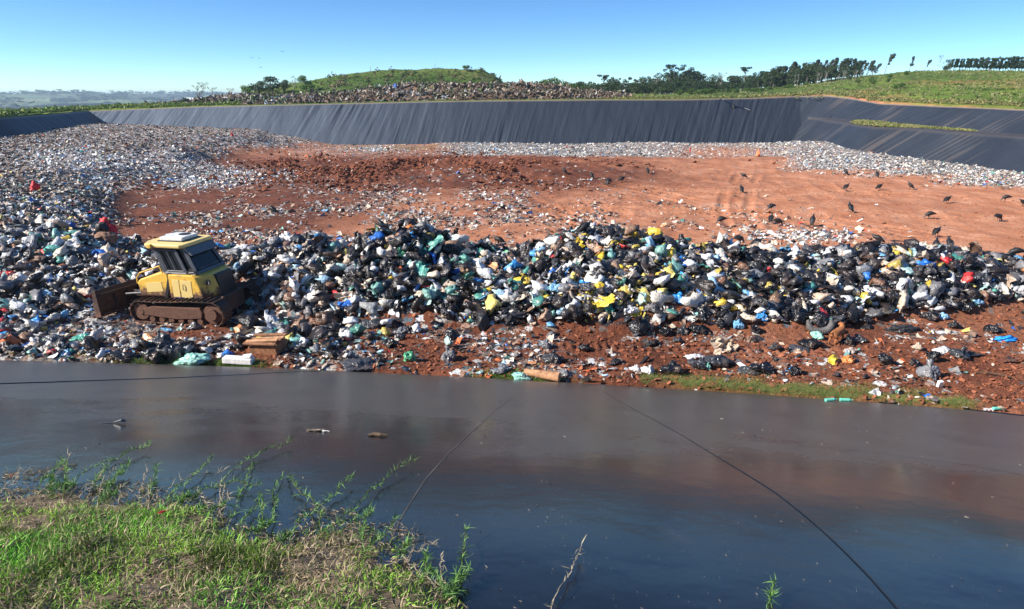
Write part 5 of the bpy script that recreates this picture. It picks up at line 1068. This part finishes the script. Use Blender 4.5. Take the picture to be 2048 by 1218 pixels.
clumps('mound_reeds', 110, lambda: rnd.choice([rnd.gauss(675, 14), rnd.gauss(770, 40), rnd.uniform(905, 1005), rnd.gauss(840, 30)]), lambda x: rnd.uniform(168, 181), .3, .8, [(.16, .12, .05), (.1, .12, .04), (.2, .15, .08)], 'brownish tall weeds along the top of the green mound')
clumps('hill_scrub', 5000, lambda: rnd.uniform(1260, 2100), lambda x: rnd.uniform(95, 205), .12, .38, [(.16, .23, .04), (.24, .24, .09), (.3, .27, .13), (.11, .17, .03)], 'grass tufts over the right hillside', keep=lambda x, Y, p: Y > np.interp(x, [1500, 1700, 2048], [133, 126, 92]))
clumps('rim_grass', 2600, lambda: rnd.uniform(-150, 480), lambda x: np.interp(x, [-200, 0, 178, 250, 480], [73, 89.5, 127.5, 129, 130])*rnd.uniform(1, 1.08), .25, .6, [(.12, .2, .03), (.18, .23, .06)], 'green grass along the left rim of the pit')
clumps('rim_grass', 1600, lambda: rnd.uniform(1230, 2100), lambda x: np.interp(x, [1230, 1500, 1655, 1760, 1850, 2048, 2100], [131, 132.5, 130.5, 116, 105, 89, 86])*rnd.uniform(1.0, 1.03), .15, .4, [(.3, .26, .1), (.2, .22, .07)], 'dry grass along the right rim of the pit')
# grass wedge on the bench of the right wall
bz_pts = []
for _ in range(3200):
    tt = rnd.uniform(.22, .56); i = int(tt*len(QR)); bwid = np.interp(tt, [0, .05, .16, .4, .62, 1], [0, .3, 3.5, 6.5, 2.2, 1.5]); vv = rnd.random()*np.interp(tt, [.22, .3, .4, .56], [.3, .95, .95, .15]); bzz = np.interp(tt, [0, .3, .6, 1], [4.3, 4.1, 3.6, 3.4]); r1 = (QR[i, 2]-bzz)*1.05
    q_ = QR[i]+NR[i]*(r1+bwid*vv); bz_pts.append((q_[0], q_[1], bzz+.03))
Pb = np.array(bz_pts); nb = len(Pb); tag(scatter('bench_grass', T_leaf, Pb+np.array([0, 0, .12]), rot_xyz(0*np.ones(nb), 0*np.ones(nb), RNG.uniform(0, 6.28, nb)), np.full((nb, 3), .34)*np.array([1, 1, .5])*RNG.uniform(.6, 1.3, (nb, 1)), np.array([(.34, .3, .12), (.22, .26, .07)])[RNG.integers(0, 2, nb)], M_leaf), 'dry green grass growing on the bench of the right embankment', kind='stuff')
# stakes
for (x, y0, y1, Yt, lab) in ((745, 137, 128, 179, 'thin stake on the mound top, left one of two'), (873, 137, 130, 179, 'thin stake on the mound top, right one of two'), (662, 152, 143, 176, 'thin stake on the left shoulder of the mound')):
    P = back_at(x, Yt); o = MB().cyl((0, 0, -.2), (0, 0, 1.4), .05, 8).cyl((0, 0, 1.4), (0, 0, 1.5), .065, 8, .02).build('stake', M_trunk); o.location = P; tag(o, lab, 'stake')

# ------------------------------------------------------------------ brown heap of wood and rubble behind the wall
HX = [290, 310, 380, 480, 560, 640, 700, 760, 830, 1000, 1100, 1135, 1150, 1250, 1268]; HYt = [213, 210, 202, 190, 193, 188, 184, 176, 169, 168, 169, 176, 183, 186, 200]
xs = np.linspace(285, 1272, 420); vs_ = np.linspace(0, 1, 46); V = []
for x in xs:
    yt = np.interp(x, HX, HYt); zt = atY(x, yt, 142)[2]; Pf = back_at(x, 131.5); Pb_ = back_at(x, 150)
    two = 1 if 760 < x < 1150 else 0
    for v in vs_:
        Yv = 131.5+18.5*v; prof2 = min(1, (v/.42))**.7 if not two else (.52*min(1, v/.15)**.7+.48*ss(.33, .55, v)); prof2 *= 1-ss(.72, 1, v)
        X_ = atY(x, 190, Yv)[0]; V.append((X_, Yv, Pf[2]-.3+(zt-Pf[2]+.3)*prof2))
V = np.array(V); V[:, 2] += -.25+(.5*(ridge(V[:, 0]*.35, V[:, 1]*.5, 4, 88)-.45)+.35*fbm(V[:, 0]*1.2, V[:, 1]*1.2, 3, 4))*(V[:, 2] > 7.2)
M_rubble = simple('brown_rubble', (.15, .085, .05), .95, nscale=.8, amt=.6, bmp=1.)
mound = mesh_np('rubble_heap', V, grid_faces(420, 46), M_rubble, smooth=True); tag(mound, 'long brown heap of wood waste and rubble behind the far embankment', kind='structure')
nr_ = 26000; ii = RNG.integers(0, 420*46, nr_); P = V[ii]+RNG.normal(0, .18, (nr_, 3)); k = P[:, 1] < 145; P = P[k]; nr_ = len(P); s = .12+.6*RNG.random(nr_)**2.5
pxr = proj(P[:, 0], P[:, 1], P[:, 2])[0]; c = np.array([(.15, .10, .06), (.2, .14, .09), (.1, .06, .04), (.24, .18, .12), (.2, .15, .1), (.08, .09, .04), (.3, .24, .17)])[RNG.integers(0, 7, nr_)]*RNG.uniform(.5, 1.3, (nr_, 1))
w_ = RNG.random(nr_) < (.05+.5*np.exp(-((pxr-815+6*(P[:, 1]-136))/32)**2)+.15*np.exp(-((pxr-520)/70)**2)+.1*np.exp(-((pxr-1000)/70)**2)); c[w_] = pick('white', w_.sum())*.8
g_ = (RNG.random(nr_) < .6*ss(.55, .75, vn(pxr*.02, P[:, 1]*.2, 6))) & ~w_; c[g_] = np.array([.08, .12, .03])*RNG.uniform(.6, 1.5, (g_.sum(), 1))
S = np.stack([s*RNG.uniform(.7, 2.2, nr_), s*.7, s*RNG.uniform(.5, 1.2, nr_)], 1)*.5
tag(scatter('rubble', MIXT+T_leaf, P, rot_xyz(RNG.normal(0, .7, nr_), RNG.normal(0, .7, nr_), RNG.uniform(0, 6.28, nr_)), S*1.5, c, M_litter), 'branches, boards and pale rubbish covering the brown heap', kind='stuff')

# ------------------------------------------------------------------ distant woods and warehouse
nd = 5200; az = np.radians(RNG.uniform(-46, 6, nd)); R0 = 650*(4600/650)**RNG.random(nd); keep = vn(R0*.008*np.sin(az), R0*.004, 12) > .5; az, R0 = az[keep], R0[keep]; nd = len(az)
ai = np.clip(((np.degrees(az)+180)/.5).astype(int), 0, 720); ri = np.array([np.searchsorted(rr_, r_) for r_ in R0]).clip(1, 199); Pz = Zp[ai, ri]; P = np.stack([R0*np.sin(az), R0*np.cos(az), Pz+3], 1); s = RNG.uniform(6, 22, nd)
tag(scatter('distant_woods', T_leaf, P, rot_xyz(0*s, 0*s, RNG.uniform(0, 6, nd)), np.stack([s*1.6, s*1.6, s*.45], 1), np.array([.035, .06, .025])*RNG.uniform(.6, 1.4, (nd, 1)), M_leaf), 'dark tree clumps across the distant farmland', kind='stuff')
P = atY(408, 201, 1500); wh = empty('warehouse', (P[0], P[1], P[2]-8)); tag(wh, 'long low white warehouse far away on the hazy hills', 'warehouse')
MB().box((0, 0, 5), (70, 25, 10)).build('wall', M_white, wh); MB().prism([(-13.5, 10), (0, 14), (13.5, 10)], -36, 36, 'x').build('roof', M_white, wh)

# ------------------------------------------------------------------ grass at our feet
GE_X = [-300, -50, 60, 140, 230, 330, 400, 440, 480, 560, 640, 700, 760, 830, 870, 905, 925, 950]; GE_Y = [960, 985, 975, 968, 982, 990, 998, 1020, 1058, 1075, 1058, 1070, 1092, 1122, 1160, 1190, 1216, 1290]
def gmask(X, Y, Z, nz_=18):
    x, y, t = proj(X, Y, Z); e = np.interp(x, GE_X, GE_Y)+nz_*2.2*fbm(X*2.5, Y*2.5, 4, 44); return (y-e), x, y
gy = np.linspace(-3.5, 5, 340); gx = np.linspace(-6.5, 1.2, 330); GY, GX = np.meshgrid(gy, gx, indexing='ij'); LZ = liner_z(GX, GY)
d_, x_, y_ = gmask(GX, GY, LZ); beh = GY < .9; inside = np.where(beh, ss(.45, .1, GX+.12+.3*fbm(GY*2, GY*0, 2, 3)), ss(10, 120, d_))
th_ = .055*inside+.06*inside*fbm(GX*4, GY*4, 3, 7)-.03*(inside <= .004)
M_turf, n, l, b = mat('turf_soil'); nz = noise_n(n, l, 9, 7, rough=.7); r = ramp(n, l, nz.outputs[0], [(.3, (.05, .035, .02)), (.55, (.2, .14, .09)), (.72, (.34, .26, .18))]); l.new(r.outputs[0], b.inputs['Base Color']); b.inputs['Roughness'].default_value = .95; bump(n, l, b, nz.outputs[0], 1, .02)
turf = mesh_np('turf', np.stack([GX, GY, LZ+th_], -1), grid_faces(340, 330), M_turf, smooth=True); tag(turf, 'straw covered soil at the top of the slope in the foreground', kind='structure')
def blade(seed, bend):
    r = np.random.default_rng(seed); k = np.linspace(0, 1, 5); x = bend*k**1.8; z = k*(1-.35*bend*k); w = np.array([.055, .065, .055, .035, .004])
    V = np.concatenate([np.stack([x, -w, z], 1), np.stack([x, w, z], 1)]); F = []
    for i in range(4): F += [[i, i+1, i+6], [i, i+6, i+5]]
    return V, np.array(F)
T_blade = [blade(i, b_) for i, b_ in enumerate((.15, .4, .7, 1.0, 1.2))]
def blades(name, X, Y, Zb, L, col, label, tilt=.35, W=1):
    n = len(X); R = rot_xyz(RNG.normal(0, tilt, n), RNG.normal(0, tilt, n), RNG.uniform(0, 6.28, n)); S = np.stack([L, L*0+.04*W*RNG.uniform(.7, 1.3, n), L], 1)
    return tag(scatter(name, T_blade, np.stack([X, Y, Zb], 1), R, S, col, M_blade, smooth=True), label, kind='stuff')
n = 420000; gX = RNG.uniform(-5.2, .6, n); gY = .95+RNG.random(n)**1.1*3.4; gz = liner_z(gX, gY); d_, x_, y_ = gmask(gX, gY, gz)
dry = np.clip(gauss(x_, y_, 640, 1140, 85, 55)+.8*gauss(x_, y_, 300, 1195, 60, 40)+.7*gauss(x_, y_, 60, 1000, 200, 30)+.5*gauss(x_, y_, 330, 995, 120, 18)+.35*fbm(gX*3, gY*3, 3, 9), 0, 1)
lushg = np.clip(gauss(x_, y_, 500, 1130, 110, 60)+.7*gauss(x_, y_, 110, 1140, 150, 60)+.6*gauss(x_, y_, 350, 1030, 90, 25)+.5*fbm(gX*2, gY*2, 2, 19), 0, 1)
k = (d_ > -12) & (x_ > -120) & (y_ < 1330) & (RNG.random(n) < np.clip(.55+.5*lushg-.5*dry, .1, 1)*.75*(.1+.9*ss(-10, 55, d_)*ss(.22, .36, vn(gX*6, gY*6, 8)*.6+vn(gX*15, gY*15, 9)*.4)*ss(.28, .5, vn(gX*9, gY*9, 6)+.6*ss(30, 90, d_))))
gX, gY, gz, dry, lushg, d_ = gX[k], gY[k], gz[k], dry[k], lushg[k], d_[k]; m_ = len(gX)
isdry = RNG.random(m_) < .24+.6*dry
tone = .35+1.3*vn(gX*5, gY*5, 31)[:, None]*(.6+.8*vn(gX*1.7, gY*1.7, 32)[:, None]); warmth = vn(gX*2.2, gY*2.2, 33)[:, None]
col = np.where(isdry[:, None], np.array([.42, .33, .2])*RNG.uniform(.6, 1.25, (m_, 1)), (np.array([.09, .26, .03])*(1-warmth)+np.array([.2, .34, .035])*warmth)*tone*RNG.uniform(.55, 1.5, (m_, 1))+np.array([.05, .02, .012])*RNG.random((m_, 1)))
L = np.where(isdry, RNG.uniform(.02, .06, m_), RNG.uniform(.015, .042, m_)+.05*lushg*RNG.random(m_)**1.5)
blades('grass', gX, gY, gz+.055*ss(10, 120, d_)+.06*ss(10, 120, d_)*fbm(gX*4, gY*4, 3, 7)-.004+RNG.uniform(-.005, .012, m_), L, col, 'short green and straw coloured grass at our feet, lower left', .55, .95)
# straw litter
n = 24000; gX = RNG.uniform(-5.2, .6, n); gY = .95+RNG.random(n)*3.4; gz = liner_z(gX, gY); d_, x_, y_ = gmask(gX, gY, gz, 30); k = (d_ > -22) & (RNG.random(n) < .8); gX, gY, gz, d_ = gX[k], gY[k], gz[k], d_[k]; m_ = len(gX)
R = rot_xyz(RNG.normal(1.5, .25, m_), RNG.normal(0, .2, m_), RNG.uniform(0, 6.28, m_)); Ls = RNG.uniform(.02, .08, m_)
tag(scatter('straw', T_blade, np.stack([gX, gY, gz+.055*ss(10, 120, d_)+.06*ss(10, 120, d_)*fbm(gX*4, gY*4, 3, 7)+.006], 1), R, np.stack([Ls, Ls*0+.04, Ls], 1), np.array([.45, .36, .24])*RNG.uniform(.4, 1.3, (m_, 1)), M_blade), 'dry straw and dead runners matted between the grass', kind='stuff')
# strip of grass along the foot of the liner
n = 42000; x_ = RNG.uniform(1290, 1960, n); 
Xe = np.interp(x_, [1200, 1500, 2048], [at0(1200, 775)[0], at0(1500, 792)[0], at0(2048, 830)[0]])+0*x_; Ye = E(Xe)+.05+RNG.gamma(1.6, .28, n); k = (Ye-E(Xe) < 1.5) & (vn(Xe*1.3, Ye*2, 4) > .3); Xe, Ye = Xe[k], Ye[k]; m_ = len(Xe)
x2, y2, _t = proj(Xe, Ye, H(Xe, Ye)); L = RNG.uniform(.07, .2, m_); col = np.where(RNG.random((m_, 1)) < .3, np.array([.36, .3, .13]), np.array([.14, .22, .045]))*RNG.uniform(.6, 1.35, (m_, 1))
blades('edge_grass', Xe, Ye, H(Xe, Ye)-.01, L, col, 'strip of green weeds along the foot of the liner at the right', .5, .14/.055*.055*3)
n = 9000; Xe = np.concatenate([RNG.normal(at0(1040, 760)[0], .6, n//3), RNG.normal(at0(340, 725)[0], 1.2, n//3), RNG.normal(at0(480, 728)[0], .4, n//3)]); Ye = E(Xe)+.02+RNG.gamma(1.2, .12, len(Xe)); L = RNG.uniform(.05, .12, len(Xe))
blades('edge_grass', Xe, Ye, H(Xe, Ye)-.01, L, np.array([.14, .23, .04])*RNG.uniform(.6, 1.4, (len(Xe), 1)), 'sparse green weeds at the liner foot, left and middle', .5, 2.5)
# runners creeping over the liner
RUN = [([(130, 978), (215, 932), (264, 913), (303, 902)], 'g', 'runner reaching farthest up the liner at the left'), ([(430, 985), (497, 926), (527, 913), (585, 892)], 'g', 'longest runner in the middle pointing up right'), ([(660, 1062), (699, 1036), (738, 996), (773, 965), (828, 932)], 'g', 'runner at the right pointing up right'),
 ([(576, 955), (593, 987), (624, 1009), (645, 1050)], 'g', 'reddish runner hanging down between two others'), ([(590, 1070), (606, 1045), (650, 1018), (677, 992), (707, 968)], 'g', 'runner crossing left of the right hand one'), ([(567, 957), (545, 996), (554, 1018), (545, 1065)], 'g', 'short upright runner left of the reddish one'),
 ([(470, 1075), (500, 1040), (525, 1012)], 'g', 'short runner near the green patch'), ([(510, 930), (492, 974), (479, 1005), (466, 1055)], 'g', 'runner forking down from the longest one'), ([(340, 1000), (360, 983), (395, 959), (424, 930)], 'g', 'runner left of the longest one'),
 ([(300, 1010), (330, 985), (390, 962), (450, 955)], 'd', 'dry pale runner lying flat at the left'), ([(100, 985), (127, 943), (143, 930)], 'd', 'brown twig like runner at the far left'), ([(720, 1130), (760, 1088), (791, 1062)], 'g', 'short runner at the right end of the grass'), ([(905, 1218), (918, 1170), (925, 1130), (932, 1078)], 'g', 'lone green runner standing apart right of the grass'),
 ([(1100, 1225), (1130, 1170), (1150, 1140), (1163, 1106)], 'd', 'dead pale stem lying alone on the liner'), ([(640, 1075), (700, 1052), (745, 1048)], 'g', 'runner along the top of the right grass tuft'), ([(0, 992), (20, 985), (45, 955)], 'd', 'brown stem with a leaf at the far left edge'), ([(1535, 1225), (1540, 1205), (1545, 1190)], 'g', 'small green sprout at the bottom edge'),
 ([(380, 1010), (420, 985), (470, 975), (520, 985)], 'g', 'runner tangled in the middle of the left group'), ([(200, 1000), (240, 960), (262, 945)], 'g', 'short runner between the leftmost ones')]
M_stem = simple('runner_stem', (.14, .12, .05), .6, nscale=20, amt=.4); M_dry = simple('dry_stem', (.42, .34, .26), .8, nscale=20, amt=.3)
for i in range(34):
    x0_ = rnd.uniform(60, 900); y0_ = np.interp(x0_, GE_X, GE_Y)+rnd.uniform(5, 40); a0 = rnd.gauss(-.95, .55); L0 = rnd.uniform(25, 75); pp = [(x0_, y0_)]
    for k in range(3): a0 += rnd.gauss(0, .35); pp.append((pp[-1][0]+L0/3*math.cos(a0), pp[-1][1]+L0/3*math.sin(a0)))
    RUN.append((pp, 'd' if rnd.random() < .3 else 'g', 'short runner at the ragged edge of the grass, one of the tangle'))
for pts, kd, lab in RUN:
    Pw = np.array([hitl(*p) for p in pts]); s = np.linspace(0, len(Pw)-1, 8*len(Pw)); Q = np.stack([np.interp(s, range(len(Pw)), Pw[:, k]) for k in range(3)], 1)
    for _ in range(3): Q[1:-1] = (Q[:-2]+2*Q[1:-1]+Q[2:])/4
    Q[:, :2] += RNG.normal(0, .003, (len(Q), 2)); lift = .012+.03*np.abs(np.sin(s*2.3))+.03*(s/s[-1])**3; Q[:, 2] = liner_z(Q[:, 0], Q[:, 1])+lift
    ca, sa_ = np.cos(np.arange(5)*1.2566)*.0022, np.sin(np.arange(5)*1.2566)*.0022; tg = np.gradient(Q, axis=0); nx_ = np.stack([-tg[:, 1], tg[:, 0], 0*s], 1); nx_ /= np.linalg.norm(nx_, axis=1)[:, None]+1e-9
    tv = (Q[:, None]+nx_[:, None]*ca[None, :, None]+np.array([0, 0, 1.])*sa_[None, :, None]).reshape(-1, 3); g4 = np.array([[i*5+j, i*5+(j+1) % 5, i*5+5+(j+1) % 5, i*5+5+j] for i in range(len(Q)-1) for j in range(5)]); tf = np.concatenate([g4[:, [0, 1, 2]], g4[:, [0, 2, 3]]])
    nn = np.arange(1, len(Q), 1 if kd == 'g' else 4); idx = np.repeat(nn, 3); idx = np.concatenate([idx, np.full(7 if kd == 'g' else 2, len(Q)-1)]); k_ = len(idx)
    R = rot_xyz(RNG.normal(0, .75, k_), RNG.normal(0, .75, k_), RNG.uniform(0, 6.28, k_)); Lb = RNG.uniform(.018, .05, k_); VV, FF, CC, o_ = [tv], [tf], [np.tile((.15, .12, .05) if kd == 'g' else (.42, .34, .26), (len(tv), 1))], len(tv)
    for j in range(k_):
        bv_, bf_ = T_blade[j % 5]; vv = (R[j] @ (bv_*np.array([Lb[j]*1.15, .034, Lb[j]*1.15])).T).T+Q[idx[j]]; VV.append(vv); FF.append(bf_+o_); o_ += len(bv_)
        CC.append(np.tile((np.array([.12, .24, .06]) if kd == 'g' else np.array([.4, .34, .22]))*RNG.uniform(.6, 1.5), (len(bv_), 1)))
    o = mesh_np('grass_runner', np.concatenate(VV), np.concatenate(FF), M_blade, np.concatenate(CC), smooth=True); tag(o, lab, 'grass runner', 'grass runners creeping over the liner')
# chaff and dust specks on the liner
n = 2600; y_ = 800+420*RNG.random(n)**.8; x_ = RNG.uniform(0, 2048, n); u = (x_-1024)/FPX; v = (y_-609)/FPX; Pc = np.array([hitl(a, b_) for a, b_ in zip(x_[:900], y_[:900])]); m_ = len(Pc); Pc[:, 2] = liner_z(Pc[:, 0], Pc[:, 1])+.004
dist = Pc[:, 1]; Ls = RNG.uniform(.3, 1.0, m_)*.0014*(dist+1.5)*np.where(RNG.random(m_) < .12, 2.5, 1)
tag(scatter('chaff', T_blade[:2], Pc, rot_xyz(np.full(m_, 1.5), RNG.normal(0, .1, m_), RNG.uniform(0, 6.28, m_)), np.stack([Ls*1.6, Ls*2.4, Ls*1.6], 1), np.array([.4, .36, .3])*RNG.uniform(.3, 1.2, (m_, 1)), M_litter), 'pale specks of chaff scattered over the liner', kind='stuff')

# ------------------------------------------------------------------ haze over the far country
hm = bpy.data.materials.new('haze'); hm.use_nodes = True; hn = hm.node_tree.nodes; hl = hm.node_tree.links; hn.remove(hn['Principled BSDF'])
pv = hn.new('ShaderNodeVolumePrincipled'); pv.inputs['Color'].default_value = (.8, .9, 1, 1); pv.inputs['Density'].default_value = .00022; hl.new(pv.outputs[0], hn['Material Output'].inputs['Volume'])
pv.inputs['Anisotropy'].default_value = .2
pv.inputs['Color'].default_value = (.62, .82, 1, 1)
hz = MB().box((0, 0, 5), (12400, 12400, 1)).build('haze', hm); 
for v in hz.data.vertices: v.co.z = -75 if v.co.z < 5 else 27
tag(hz, 'thin blue haze over the distant hills', kind='stuff')
